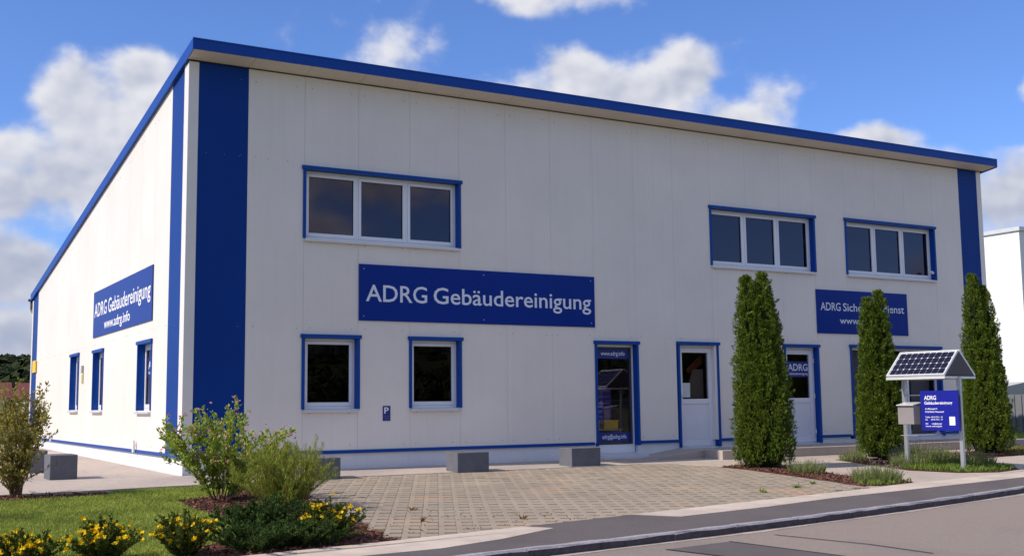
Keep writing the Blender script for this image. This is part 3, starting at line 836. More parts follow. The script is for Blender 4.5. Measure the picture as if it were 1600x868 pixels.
mb.prism([(g2[0] + .25, -REC - .19, g2[2] + .60), (g2[1], -REC - .19, g2[3]), (g2[1], -REC - .19, g2[3] - .22), (g2[0] + .35, -REC - .19, g2[2] + .52)], [(g2[0] + .25, -REC - .21, g2[2] + .60), (g2[1], -REC - .21, g2[3]), (g2[1], -REC - .21, g2[3] - .22), (g2[0] + .35, -REC - .21, g2[2] + .52)]).build('inner_rust_sheet', M['rust'], d2)  # slanted red-brown sheet behind the upper part of the pane
d3, g3 = door(12.98, 13.97, 0.19, 2.32)
MB(TF).box(g3[0], g3[1], -REC - .0235, -REC - .0225, g3[2] + .46, g3[2] + .80).build('sticker', M['sticker'], d3)
lettering(d3, TF, 'ADRG', g3[0] + .04, g3[2] + .60, g3[1] - g3[0] - .06, -REC - .0215, M['letter'], h=.15)
lettering(d3, TF, 'Gebäudereinigung', g3[0] + .04, g3[2] + .51, g3[1] - g3[0] - .06, -REC - .0215, M['letter'], h=.05)
# display door with printed bands
a, b, z0, z1 = F_OPEN[2]
mb = MB(TF); ring(mb, a + .026, b - .011, z0, z1 - .042, -REC - .07, -REC, 0.05, 0.16)
d1 = mb.build('door', M['pvc'], bld, bevel=0.003)
s = MB(TF); ring(s, a + .078, b - .063, z0 + .165, z1 - .094, -REC - .06, -REC + .01, .035); s.build('leaf', M['gasket'], d1, bevel=0.003)
MB(TF).box(a + .1135, b - .0985, -REC - .03, -REC - .024, z0 + .2005, z1 - .1295).build('pane', M['glass_display'], d1)
for z, tx in ((1.98, 'www.adrg.info'), (0.34, 'adrg@adrg.info')):
    MB(TF).box(a + .114, b - .099, -REC - .0235, -REC - .0225, z, z + .185).build('sticker', M['sticker'], d1)
    lettering(d1, TF, tx, a + .22, z + .065, .58, -REC - .0215, M['letter'], h=.08)
surround(d1, TF, a, b, z0, z1, to=0.27)
MB().prism([(7.98, 0.0195, .02), (7.98, -.26, .02), (7.98, -.26, .085), (7.98, 0.0195, .125)], [(9.06, 0.0195, .02), (9.06, -.26, .02), (9.06, -.26, .085), (9.06, 0.0195, .125)]).build('door_step', M['sill'], d1, bevel=0.006)
# shop window beside the right-hand stripe
a, b, z0, z1 = F_OPEN[5]
mb = MB(TF); ring(mb, a + .026, b - .011, z0, z1 - .042, -REC - .07, -REC, 0.05)
for u in (a + 1.0, a + 1.98): mb.box(u - .03, u + .03, -REC - .069, -REC - .001, z0 + .05, z1 - .092)
mb.box(a + 1.0301, a + 1.9499, -REC - .068, -REC - .002, 1.30, 1.36)
sw = mb.build('shop_window', M['pvc'], bld, bevel=0.003)
for u0, u1 in ((a + .08, a + .965), (a + 1.035, a + 1.945), (a + 2.015, b - .066)):
    MB(TF).box(u0, u1, -REC - .034, -REC - .028, z0 + .052, z1 - .095).build('pane', M['glass_clear'], sw)
MB(TF).box(a + .08, a + .96, -REC - .20, -REC - .19, z0 + .02, z1 - .1).build('blind_or_reflection', M['curtain'], sw)
MB(TF).box(a + 1.04, a + 1.75, -REC - .21, -REC - .20, 0.62, z1 - .1).build('blind_or_reflection', M['curtain'], sw)
MB(TF).box(a + 2.3, b - .06, -REC - .21, -REC - .20, z0 + .02, z1 - .1).build('blind_or_reflection', M['curtain'], sw)
surround(sw, TF, a, b, z0, z1)

# entrance platform with a low ramp (belongs to the ground works)
P_ = MB()
P_.box(10.02, 19.7, -1.31, 0.018, -0.20, 0.165)
plat = tag(P_.build('entrance_platform', M['platform'], bevel=0.008), kind='structure')
R_ = MB().prism([(8.55, -0.78, gz(0, -.78) + .02), (10.018, -0.78, -.15), (10.018, -0.78, 0.163)], [(8.75, 0.018, .02), (10.018, 0.018, -.15), (10.018, 0.018, 0.178)])
tag(R_.build('entrance_ramp', M['platform']), kind='structure')

# ------------------------------------------------------------------ signs on the walls
def board(name, T, u0, u1, z0, z1, m, label, cat='sign', group=None, t=0.018, d=0.004):
    root = MB(T).box(u0, u1, d, d + t, z0, z1).build(name, m, bevel=0.002)
    return tag(root, label, cat, group)
b1 = board('facade_sign', TF, 3.01, 7.99, 2.58, 3.575, M['sign_blue'], 'long blue wall sign reading ADRG Gebäudereinigung on the shaded front', group='blue company signs on the building walls')
lettering(b1, TF, 'ADRG', 3.14, 2.925, 1.19, 0.0235, M['letter'], h=.295, bold=.008)
lettering(b1, TF, 'Gebäudereinigung', 4.46, 2.925, 3.44, 0.0235, M['letter'], h=.295, bold=.008)
for u, z in ((3.1, 2.66), (3.1, 3.49), (7.9, 2.66), (7.9, 3.49), (5.5, 3.49), (5.5, 2.66)):
    MB(TF).tube([(u, .021, z), (u, .027, z)], [.011, .009], 8).build('bolt', M['alu'], b1)
b2 = board('facade_sign', TF, 13.98, 16.92, 2.60, 3.585, M['sign_blue'], 'blue wall sign reading ADRG Sicherheitsdienst behind the middle conifer', group='blue company signs on the building walls')
lettering(b2, TF, 'ADRG', 14.10, 3.12, .62, 0.0235, M['letter'], h=.18, bold=.007)
lettering(b2, TF, 'Sicherheitsdienst', 14.80, 3.12, 2.0, 0.0235, M['letter'], h=.18, bold=.007)
lettering(b2, TF, 'www.adrg.info', 14.68, 2.83, 1.62, 0.0235, M['letter'], h=.15, bold=.007)
b3 = board('facade_sign', TL, 2.22, 7.86, 2.66, 3.66, M['sign_blue'], 'sunlit blue sign with web address on the white left gable wall', group='blue company signs on the building walls')
lettering(b3, TL, 'ADRG', 7.72, 3.10, 1.35, 0.0235, M['letter_white'], h=.30, bold=.010, flip=True)
lettering(b3, TL, 'Gebäudereinigung', 6.20, 3.10, 3.85, 0.0235, M['letter_white'], h=.30, bold=.010, flip=True)
lettering(b3, TL, 'www.adrg.info', 6.60, 2.79, 2.55, 0.0235, M['letter_white'], h=.20, bold=.014, flip=True)
ps = board('parking_sign', TF, 3.47, 3.615, 0.835, 1.095, M['sticker'], 'small blue parking sign with a white P between the two lower windows', t=.006)
lettering(ps, TF, 'P', 3.495, 0.965, .085, 0.0115, M['letter_white'], h=.105, bold=.02)
for z in (.905, .865): lettering(ps, TF, 'Kunden' if z > .9 else 'parkplatz', 3.49, z, .105, 0.0115, M['letter_dim'], h=.024, bold=.01)
yb = MB(TL).box(16.5, 17.1, .014, .05, 2.18, 2.52).build('warning_plate', M['emblem'], bevel=.004)
tag(yb, 'small yellow plate high on the far blue stripe of the gable wall', 'plate')
mb = MB(TL).box(8.98, 9.12, .002, .045, 1.93, 2.10)
jb = tag(mb.build('junction_box', M['box_grey'], bevel=.006), 'little grey box above a yellow one between the gable windows', 'box')
jy = tag(MB(TL).box(8.97, 9.13, .002, .03, 1.70, 1.90).build('junction_box', M['box_yellow'], bevel=.006), 'little yellowish box below a grey one between the gable windows', 'box')
for u, lb in ((3.30, 'short white pipe stub at the wall foot below the nearest gable window'), (13.2, 'short white pipe stub at the wall foot near the far gable end')):
    st = MB(TL).tube([(u, .05, .30), (u, .05, .52)], [.028, .028], 10).build('vent_pipe', M['pvc'])
    MB(TL).box(u - .035, u + .035, .0, .05, .42, .45).build('clip', M['pvc'], st)
    tag(st, lb, 'pipe', 'white pipe stubs on the gable wall')

# things shown behind the display door
mb = MB(); mb.box(8.15, 8.72, .52, .54, .80, 1.42)
pst = tag(mb.build('reflected_board', M['reflection']), 'dark blue sheet standing in for the kiosk board mirrored in the display door glass', 'reflection')  # sheet painted as the kiosk board's reflection in the door glass
mb = MB()
for z, u0, u1 in ((1.33, 8.42, 8.66), (1.21, 8.25, 8.66), (1.08, 8.40, 8.66), (.98, 8.50, 8.66), (.88, 8.22, 8.30)):
    mb.box(u0, u1, .512, .5185, z, z + .04)
mb.build('mirrored_lines', M['letter_dim'], pst)
def crate(x0, x1, y0, y1, z0, z1, lb):
    mb = MB(); t = .012
    mb.box(x0, x1, y0, y0 + t, z0, z1); mb.box(x0, x1, y1 - t, y1, z0, z1); mb.box(x0, x0 + t, y0 + t, y1 - t, z0, z1); mb.box(x1 - t, x1, y0 + t, y1 - t, z0, z1); mb.box(x0 + t, x1 - t, y0 + t, y1 - t, z0, z0 + t)
    o = mb.build('yellow_box', M['yellow'], bevel=.003)
    MB().box(x0 - .006, x1 + .006, y0 - .008, y0 - .0005, z1 - .02, z1).build('rim', M['yellow'], o)
    return tag(o, lb, 'box', 'yellow boxes behind the display door')
crate(8.38, 8.72, .30, .50, .595, .765, 'wide yellow box on the shelf behind the display door glass')
crate(8.14, 8.28, .32, .50, .595, .74, 'narrow yellow box on the shelf behind the display door glass')
sh = MB().box(8.10, 8.80, .26, .66, .565, .59).build('shelf', M['box_grey'])
tag(sh, 'low grey display shelf behind the door glass', 'shelf')
for x_ in (8.12, 8.76): MB().box(x_, x_ + .025, .30, .62, .125, .564).build('shelf_leg', M['box_grey'], sh)
def bottle(x, y, z, s, lb):
    rr = [.05, .052, .05, .045, .018, .016, .022, .02]; hh = [0, .01, .12, .15, .19, .21, .215, .24]
    o = MB().tube([(x, y, z + h * s) for h in hh], [r * s for r in rr], 12).build('cleaning_bottle', M['teal'], smooth=True)
    MB().box(x - .022 * s, x + .03 * s, y - .012, y + .012, z + .2405 * s, z + .262 * s).build('spray_head', M['pvc'], o)
    tag(o, lb, 'bottle', 'teal bottles behind the display door')
bottle(8.52, .40, .125, 1.5, 'teal cleaning bottle on the floor under the display shelf')
bottle(8.50, .56, .59, 1.25, 'teal cleaning bottle on the shelf behind the wide yellow box')

# ------------------------------------------------------------------ concrete seat blocks
def seat_block(x0, x1, y0, y1, h, lb, rz=0):
    cx, cy = (x0 + x1) / 2, (y0 + y1) / 2
    w, d = (x1 - x0) / 2, (y1 - y0) / 2
    o = MB().box(-w, w, -d, d, -.06, h).build('concrete_block', M['block'], bevel=.008)
    o.location = (cx, cy, gz(cx, cy) + .016); o.rotation_euler = (0, 0, rz)
    tag(o, lb, 'block', 'grey concrete seat blocks round the building')
seat_block(1.45, 2.05, -1.62, -1.20, .33, 'grey concrete block half hidden behind the feathery green bush')
seat_block(4.16, 4.76, -1.50, -1.08, .33, 'grey concrete block at the paving edge below the parking sign')
seat_block(6.50, 7.12, -1.38, -.96, .33, 'grey concrete block in front of the door with yellow boxes')
seat_block(-1.93, -1.53, .21, .79, .385, 'nearer grey concrete block on the sunny slab beside the gable wall')
seat_block(-2.10, -1.66, 2.35, 2.95, .385, 'farther grey concrete block behind the other beside the gable wall')

# ------------------------------------------------------------------ solar information kiosk
ko = Vector((12.02, -5.27)); kr = Vector((-.139, .990)); kg = Vector((.990, .139))   # right post, ridge direction, across
kz = gz(ko.x, ko.y) + .02
def TK(r, g, z): 
    q = ko + kr * r + kg * g
    return (q.x, q.y, kz + z)
kiosk = empty('information_kiosk', (0, 0, 0))
tag(kiosk, 'blue information board on two metal posts under a small solar panel roof', 'kiosk')
for r in (.0, 1.075): MB(TK).box(r - .035, r + .035, -.08, -.02, -.3, 1.62).build('post', M['alu'], kiosk, bevel=.006)
EZ, AZ, HW_ = 1.632, 2.066, .48
R0, R1 = 0.0, 1.135
ln = math.hypot(HW_, AZ - EZ)
for sd in (-1, 1):
    def TS(r, s, n, sd=sd):     # r along ridge, s down the slope from the ridge, n off the slope
        return TK(r, sd * (HW_ * s / ln + n * (AZ - EZ) / ln), AZ - (AZ - EZ) * s / ln + n * HW_ / ln)
    mb = MB(TS); fr_ = .028
    mb.box(R0, R1, .004, .004 + fr_, 0, .035); mb.box(R0, R1, ln - fr_, ln, 0, .035); mb.box(R0, R0 + fr_, .0041 + fr_, ln - fr_, 0, .035); mb.box(R1 - fr_, R1, .0041 + fr_, ln - fr_, 0, .035)
    sp_ = mb.build('solar_panel', M['panel_frame'], kiosk)
    MB(TS).box(R0 + fr_, R1 - fr_, .0041 + fr_, ln - fr_, .004, .022).build('back_sheet', M['backsheet'], sp_)
    pw, pl = (R1 - R0 - 2 * fr_ - .02) / 9, (ln - 2 * fr_ - .02) / 4
    for i in range(9):
        for k in range(4):
            r0, s0 = R0 + fr_ + .01 + i * pw, .004 + fr_ + .01 + k * pl
            g_, c_ = .0025, .015
            ptsq = [(r0 + g_ + c_, s0 + g_), (r0 + pw - g_ - c_, s0 + g_), (r0 + pw - g_, s0 + g_ + c_), (r0 + pw - g_, s0 + pl - g_ - c_), (r0 + pw - g_ - c_, s0 + pl - g_), (r0 + g_ + c_, s0 + pl - g_), (r0 + g_, s0 + pl - g_ - c_), (r0 + g_, s0 + g_ + c_)]
            MB(TS).prism([(p_, q_, .0225) for p_, q_ in ptsq], [(p_, q_, .025) for p_, q_ in ptsq]).build('solar_cell', M['cell'], sp_)
for r in (R0 + .004, R1 - .024):
    MB(TK).prism([(r, -HW_ + .02, EZ + .012), (r, HW_ - .02, EZ + .012), (r, 0, AZ - .012)], [(r + .02, -HW_ + .02, EZ + .012), (r + .02, HW_ - .02, EZ + .012), (r + .02, 0, AZ - .012)]).build('gable_board', M['gable'], kiosk)
mb = MB(TK); mb.box(R0 - .004, R1 + .004, -HW_ - .015, -HW_ + .03, EZ - .045, EZ - .005); mb.box(R0 - .004, R1 + .004, HW_ - .03, HW_ + .015, EZ - .045, EZ - .005)
mb.box(R0 - .004, R0 + .03, -HW_ + .031, HW_ - .031, EZ - .044, EZ - .006); mb.box(R1 - .03, R1 + .004, -HW_ + .031, HW_ - .031, EZ - .044, EZ - .006)
mb.build('roof_frame', M['panel_frame'], kiosk)
MB(TK).box(R0 + .03, R1 - .03, -HW_ + .03, HW_ - .03, EZ - .02, EZ - .012).build('ceiling_board', M['panel_frame'], kiosk)
bd = MB(TK).box(-.10, .62, -.275, -.247, .695, 1.385).build('board', M['kiosk_blue'], kiosk, bevel=.002)
TB = lambda u, d, z: TK(.62 - u * .857, -.276 - d, .695 + z * .945)
def line(tx, u, z, w, h, bold=.015): lettering(bd, TB, tx, u, z, w, .001, M['letter_white'], h=h, bold=bold)
line('ADRG', .09, .565, .27, .075, .02)
line('Gebäudereinigung', .09, .480, .62, .055, .018)
line('Am Marktpark 4', .10, .385, .27, .03)
line('91325 Markt Weisendorf', .10, .330, .42, .03)
line('Telefon  09135 7213 - 18', .10, .235, .38, .026)
line('Fax       09135 7213 - 19', .10, .190, .38, .026)
line('Mail        adrg@adrg.info', .10, .115, .36, .026)
line('Internet  www.adrg.info', .10, .070, .36, .026)
MB(TB).box(.63, .755, .0005, .002, .10, .255).build('white_label', M['letter_white'], bd)
for r in (.0, .56): MB(TK).box(r - .012, r + .012, -.2465, -.081 if r < .1 else -.03, 1.30, 1.325).build('bracket', M['alu'], kiosk)
MB(TK).box(.0351, 1.0399, -.065, -.035, 1.302, 1.323).build('cross_rail', M['alu'], kiosk)
cb = MB(TK); cb.box(.72, 1.038, -.34, -.136, .80, 1.13)
cab = cb.build('leaflet_box', M['cabinet'], kiosk, bevel=.006)
MB(TK).prism([(.70, -.38, 1.145), (.70, -.10, 1.19), (.70, -.10, 1.175), (.70, -.38, 1.131)], [(1.039, -.38, 1.145), (1.039, -.10, 1.19), (1.039, -.10, 1.175), (1.039, -.38, 1.131)]).build('lid', M['panel_frame'], cab)
MB(TK).box(.70, 1.039, -.28, -.13, .60, .615).build('bracket', M['alu'], kiosk)

# ------------------------------------------------------------------ foliage
def rnd_unit(n):
    v = rng.normal(size=(n, 3)); return v / np.linalg.norm(v, axis=1, keepdims=True)
def norm(v): return v / np.maximum(np.linalg.norm(v, axis=1, keepdims=True), 1e-9)
def leaf_arrays(base, direc, length, width, fold=0.25):
    """diamond leaves: four corners, two triangles folded along the midrib"""
    n = len(base)
    side = norm(np.cross(direc, rnd_unit(n)))
    up = np.cross(side, direc)
    L_ = length[:, None]; W_ = width[:, None]
    a = base
    b = base + direc * L_ * 0.45 + side * W_ * .5 + up * W_ * fold
    c = base + direc * L_
    d = base + direc * L_ * 0.45 - side * W_ * .5 + up * W_ * fold
    v = np.stack([a, b, c, d], axis=1).reshape(-1, 3)
    i = np.arange(n) * 4
    f = np.concatenate([np.stack([i, i + 1, i + 2], 1), np.stack([i, i + 2, i + 3], 1)], 0)
    return v, f
def leaves(name, base, direc, length, width, m, parent, fold=.25):
    v, f = leaf_arrays(base, norm(direc), length, width, fold)
    return np_mesh(name, v, f, m, parent)

def thuja(name, x, y, h, leaders, label, seed):
    """columnar conifer: flat upright sprays packed round several leading shoots"""
    r_ = np.random.default_rng(seed)
    root = empty(name, (x, y, gz(x, y) + .02))
    tag(root, label, 'tree', 'columnar conifers before the entrance')
    prof_t = np.array([0, .04, .12, .25, .45, .65, .80, .90, .96, 1.0])
    prof_r = np.array([.72, .88, .98, 1.0, .95, .86, .72, .52, .30, .03])
    MB().tube([(0, 0, -.2), (.01, 0, .3), (0, .01, h * .5), (.01, 0, h * .8)], [.07, .06, .035, .012], 8).build('trunk', M['bark'], root)
    P, D, Ln = [], [], []
    core = MB()
    for (ox, oy, hh, rad, n) in leaders:
        m_ = max(40, n // 34)                       # plumes: upright flame-shaped clumps of sprays
        k = n // m_
        t = (np.arange(m_) + r_.random(m_)) / m_
        t = t ** 0.85
        th = np.arange(m_) * 2.39996 + r_.normal(size=m_) * .35
        pl = r_.uniform(.15, .32, m_) * (1 - .30 * t)      # plume length
        pr = r_.uniform(.038, .072, m_) * (1 - .45 * t)     # plume radius
        R = np.interp(np.minimum(1, t + .75 * pl / hh), prof_t, prof_r) * rad * r_.uniform(.80, 1.05, m_)
        out = np.stack([np.cos(th), np.sin(th), np.zeros(m_)], 1)
        ax = norm(out * r_.uniform(.12, .42, (m_, 1)) + np.array([0, 0, 1.0]) + r_.normal(size=(m_, 3)) * .10)
        base0 = np.stack([ox * (1 - .10 * t) + R * np.cos(th), oy * (1 - .10 * t) + R * np.sin(th), np.minimum(t * hh, hh - pl * .9)], 1)
        q = r_.random((m_, k)) ** .8
        prof = np.sin(np.clip(q * .86 + .14, 0, 1) * math.pi) ** .7
        off = r_.normal(size=(m_, k, 3)); off -= (off * ax[:, None, :]).sum(2, keepdims=True) * ax[:, None, :]
        off /= np.linalg.norm(off, axis=2, keepdims=True)
        rr_ = pr[:, None] * prof * r_.uniform(.55, 1.05, (m_, k))
        p = base0[:, None, :] + ax[:, None, :] * (q * pl[:, None])[:, :, None] + off * rr_[:, :, None]
        d = ax[:, None, :] * .9 + off * .45 + r_.normal(size=(m_, k, 3)) * .22
        p = p.reshape(-1, 3); d = d.reshape(-1, 3)
        p[:, 2] = np.maximum(p[:, 2], .03)
        ll = r_.uniform(.032, .072, len(p))
        ll[r_.random(len(p)) < .05] *= 1.6
        P.append(p); D.append(d); Ln.append(ll)
        # opaque dark hull added inside the crown to block light passing through
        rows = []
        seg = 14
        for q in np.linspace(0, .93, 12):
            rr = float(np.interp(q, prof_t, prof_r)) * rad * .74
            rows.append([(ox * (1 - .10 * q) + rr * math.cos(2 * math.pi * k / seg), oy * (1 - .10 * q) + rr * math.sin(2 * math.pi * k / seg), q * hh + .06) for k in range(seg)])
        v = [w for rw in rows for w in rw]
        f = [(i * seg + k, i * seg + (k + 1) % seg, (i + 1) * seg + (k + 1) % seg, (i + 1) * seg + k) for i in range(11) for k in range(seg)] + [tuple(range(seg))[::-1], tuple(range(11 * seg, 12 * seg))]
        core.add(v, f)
    core.build('dark_core_hull', M['thuja_core'], root)
    P, D, Ln = np.concatenate(P), norm(np.concatenate(D)), np.concatenate(Ln)
    # every spray is a fan of three flat tongues
    base, dirs, lens = [], [], []
    side = norm(np.cross(D, rnd_unit(len(P))))
    for s_, l_ in ((-.55, .8), (0, 1), (.55, .8)):
        base.append(P); dirs.append(norm(D + side * s_)); lens.append(Ln * l_)
    b_, d_, l_ = np.concatenate(base), np.concatenate(dirs), np.concatenate(lens)
    leaves('crown', b_, d_, l_, l_ * .20, M['thuja'], root, .1)
    return root
thuja('thuja_tree', 9.45, -3.12, 3.45, [(-0.28, 0.06, 3.38, 0.216, 10125), (0.00, -0.06, 3.44, 0.243, 10968), (0.20, 0.05, 3.10, 0.271, 10968), (-0.14, 0.00, 2.90, 0.307, 10125), (0.02, -0.02, 2.30, 0.442, 15187)], 'tall twin-tipped columnar conifer nearest the parking paving', 3)
thuja('thuja_tree', 12.80, -2.72, 3.28, [(-0.16, 0.04, 3.14, 0.180, 8437), (0.10, -0.04, 3.28, 0.208, 9281), (0.22, 0.05, 2.65, 0.243, 8437), (-0.08, 0.00, 2.60, 0.271, 8437), (0.04, -0.02, 1.90, 0.406, 13500)], 'columnar conifer between the wall sign and the solar kiosk', 4)
thuja('thuja_tree', 16.35, -2.45, 3.80, [(-0.18, 0.04, 3.80, 0.226, 9281), (0.06, -0.02, 3.55, 0.289, 10968), (0.20, 0.05, 3.00, 0.307, 10968), (-0.06, 0.00, 2.90, 0.361, 10125), (-0.02, -0.02, 2.20, 0.469, 15187)], 'columnar conifer at the right edge beyond the solar kiosk', 5)

def shrub(name, x, y, label, cat, h, spread, stems, leaf, nleaf, lsize, flower=None, nfl=0, fsize=.03, arch=.35, group=None, upright=.4, laspect=.45, seed=0, tipbias=.75, stem_r=.008, zoff=.0, twiggy=3, fl_top=.5):
    """stems that fork into twigs, leaves set along the twigs, flowers near their tips"""
    r_ = random.Random(seed); rn = np.random.default_rng(seed + 100)
    root = empty(name, (x, y, gz(x, y) + zoff))
    tag(root, label, cat, group)
    mb = MB()
    tw = []                                          # twig polylines
    for s in range(stems):
        a = 2 * math.pi * s / stems + r_.uniform(-.5, .5)
        q = r_.random() ** .6
        sp = spread * q
        hh = h * r_.uniform(.72, 1.0) * (1 - .42 * q * q)
        bx, by = .07 * spread * math.cos(a), .07 * spread * math.sin(a)
        pts = []
        for i in range(7):
            t = i / 6
            rad = sp * (t ** (1 + arch))
            pts.append(Vector((bx + rad * math.cos(a) + r_.uniform(-.02, .02) * h, by + rad * math.sin(a) + r_.uniform(-.02, .02) * h, -.05 + (hh + .05) * (t ** .9))))
        mb.tube(pts, [stem_r * (1.25 - t / 6) for t in range(7)], 5)
        tw.append(pts[1:])
        for b in range(twiggy):
            i = r_.randint(1, 5)
            p0 = pts[i]
            dv = Vector((r_.uniform(-1, 1), r_.uniform(-1, 1), r_.uniform(.1, 1.2))).normalized()
            l_ = h * r_.uniform(.16, .34)
            tp = [p0 + dv * l_ * t + Vector((0, 0, upright * l_ * .3 * t * t)) for t in (0, .33, .66, 1)]
            mb.tube(tp, [stem_r * .55, stem_r * .45, stem_r * .32, stem_r * .2], 4)
            tw.append(tp)
    mb.build('stems', M['twig'], root)
    base, dirs = [], []
    fl = []
    segs = [(p[i], p[i + 1]) for p in tw for i in range(len(p) - 1)]
    wts = np.array([(b - a).length * (.35 + max(0.0, (a.z + b.z) / 2 / h) ** tipbias) for a, b in segs]); wts /= wts.sum()
    A = np.array([tuple(a) for a, b in segs]); B = np.array([tuple(b) for a, b in segs])
    pick = rn.choice(len(segs), nleaf, p=wts)
    t = rn.random((nleaf, 1))
    base = A[pick] * (1 - t) + B[pick] * t + rn.normal(size=(nleaf, 3)) * .012 * h
    dirs = norm(B[pick] - A[pick]) * .5 + rnd_unit(nleaf) * .8 + np.array([0, 0, upright])
    ln_ = rn.uniform(.65, 1.2, nleaf) * lsize
    base[:, 2] = np.maximum(base[:, 2], .01)
    leaves('foliage', base, dirs, ln_, ln_ * laspect, M[leaf], root)
    if flower:
        tips = np.array([tuple(p[-1]) for p in tw])
        tips = tips[tips[:, 2] > h * fl_top * .6]
        c_ = tips[rn.choice(len(tips), nfl)] + rn.normal(size=(nfl, 3)) * .045 * h + np.array([0, 0, .01])
        # five petals spread round each flower's axis
        ax = norm(rn.normal(size=(nfl, 3)) * .5 + np.array([-.3, -.5, .8]))
        s1 = norm(np.cross(ax, rnd_unit(nfl))); s2 = np.cross(ax, s1)
        bb, dd = [], []
        for k in range(5):
            an = 2 * math.pi * k / 5
            dd.append(s1 * math.cos(an) + s2 * math.sin(an) + ax * .35); bb.append(c_)
        bb, dd = np.concatenate(bb), np.concatenate(dd)
        fs = np.full(len(bb), fsize * .62) * rn.uniform(.8, 1.15, len(bb))
        leaves('blossom', bb, dd, fs, fs * .95, M[flower], root, .1)
    return root

shrub('weigela_bush', -.40, -3.60, 'loose leggy bush with pink blossoms at the building corner', 'bush', 1.26, .95, 18, 'leaf_weigela', 7500, .060, 'petal_pink', 150, .042, arch=.1, seed=21, twiggy=8, tipbias=.25, stem_r=.008, laspect=.45)
shrub('ornamental_bush', -2.66, -1.95, 'brownish green upright bush at the far left lawn edge', 'bush', 1.47, .60, 16, 'leaf_left', 4800, .058, seed=22, arch=.4, twiggy=8, tipbias=.15, stem_r=.010, laspect=.45)
shrub('feathery_bush', -.02, -5.05, 'feathery light green bush with fine upright shoots', 'bush', .84, .70, 46, 'leaf_feather', 24000, .050, seed=23, arch=.05, upright=1.0, laspect=.13, twiggy=7, tipbias=.2, stem_r=.004)
shrub('low_dark_shrub', -.90, -7.05, 'dark green leafy shrub spreading before the feathery bush', 'shrub', .38, .62, 30, 'leaf_dark', 14000, .036, seed=24, arch=.1, twiggy=8, tipbias=.1, stem_r=.004, upright=.5)
shrub('low_dark_shrub', -1.30, -7.95, 'low dark green shrub at the bottom edge beside the yellow blossoms', 'shrub', .30, .62, 30, 'leaf_dark', 14000, .032, seed=25, arch=.1, twiggy=8, tipbias=.1, stem_r=.004, upright=.5)
shrub('low_dark_shrub', -.82, -7.90, 'lowest dark green shrub touching the pale pavement edge', 'shrub', .28, .56, 28, 'leaf_dark', 12000, .030, seed=35, arch=.1, twiggy=8, tipbias=.1, stem_r=.004, upright=.5)
shrub('unseen_shade_tree', -5.75, -4.05, 'slender unseen tree added beyond the left picture edge to shade the lawn', 'tree', 3.9, .55, 12, 'leaf_left', 2600, .07, seed=36, arch=.6, twiggy=6, tipbias=1.2, stem_r=.014)  # added out of view to cast the streak of shade across the lawn
G_ = 'yellow flowering shrubs along the lawn'
shrub('cinquefoil_shrub', -.50, -7.72, 'bushy yellow-flowered shrub beside the parking paving', 'shrub', .39, .40, 34, 'leaf_poten', 14000, .028, 'petal_yellow', 70, .052, group=G_, seed=26, arch=.05, twiggy=8, tipbias=.1, stem_r=.004)
shrub('cinquefoil_shrub', -1.98, -8.00, 'yellow-flowered shrub growing against the low dark shrubs', 'shrub', .38, .34, 30, 'leaf_poten', 10000, .028, 'petal_yellow', 70, .052, group=G_, seed=27, arch=.05, twiggy=8, tipbias=.1, stem_r=.004)
shrub('cinquefoil_shrub', -2.66, -7.95, 'middle yellow-flowered shrub standing alone before the lawn', 'shrub', .35, .35, 32, 'leaf_poten', 11000, .028, 'petal_yellow', 100, .052, group=G_, seed=28, arch=.1, twiggy=8, tipbias=.1, stem_r=.004)
shrub('cinquefoil_shrub', -3.28, -7.70, 'yellow-flowered shrub in the bottom left corner', 'shrub', .27, .35, 30, 'leaf_poten', 10000, .028, 'petal_yellow', 80, .052, group=G_, seed=29, arch=.1, twiggy=8, tipbias=.1, stem_r=.004)

def tuft(name, x, y, label, cat, h, rad, n, m, flower=0, group=None, seed=0, lean=.35):
    """a clump of narrow blades"""
    rn = np.random.default_rng(seed)
    root = empty(name, (x, y, gz(x, y) + .025))
    tag(root, label, cat, group)
    th = rn.random(n) * 6.283; q = np.sqrt(rn.random(n)) * rad
    base = np.stack([q * np.cos(th), q * np.sin(th), np.zeros(n)], 1)
    d = np.stack([np.cos(th) * q / rad * lean, np.sin(th) * q / rad * lean, np.ones(n)], 1) + rn.normal(size=(n, 3)) * .16
    l_ = h * rn.uniform(.45, 1.0, n) * (1 - .35 * (q / rad) ** 2)
    leaves('blades', base, d, l_, np.full(n, .010), M[m], root, .1)
    # short side leaves up the stalks
    k = n * 2
    i = rn.integers(0, n, k); t = rn.uniform(.2, .9, (k, 1))
    dn = norm(d)
    b2 = base[i] + dn[i] * l_[i][:, None] * t
    leaves('foliage', b2, dn[i] * .8 + rnd_unit(k) * .7, np.full(k, .032) * rn.uniform(.7, 1.3, k), np.full(k, .008), M[m], root, .1)
    if flower:
        i = rn.integers(0, n, flower)
        b3 = base[i] + dn[i] * l_[i][:, None] * .95
        leaves('blossom', b3, dn[i] + rnd_unit(flower) * .3, np.full(flower, .045), np.full(flower, .014), M['flower_lavender'], root, .1)
    return root
GL = 'lavender clumps in the bark beds'
tuft('lavender_clump', 9.22, -4.35, 'pale green lavender clump just right of the nearest conifer', 'plant', .30, .30, 420, 'leaf_lavender', 30, GL, 41)
tuft('lavender_clump', 9.10, -5.95, 'lavender clump at the front tip of the bark bed', 'plant', .36, .36, 560, 'leaf_lavender', 50, GL, 42)
tuft('lavender_clump', 12.02, -2.75, 'small green clump at the left foot of the middle conifer', 'plant', .30, .24, 300, 'leaf_lavender', 10, GL, 43)
tuft('lavender_clump', 12.75, -3.75, 'big grey-green clump under the information board', 'plant', .48, .55, 1100, 'leaf_lavender', 120, GL, 44)
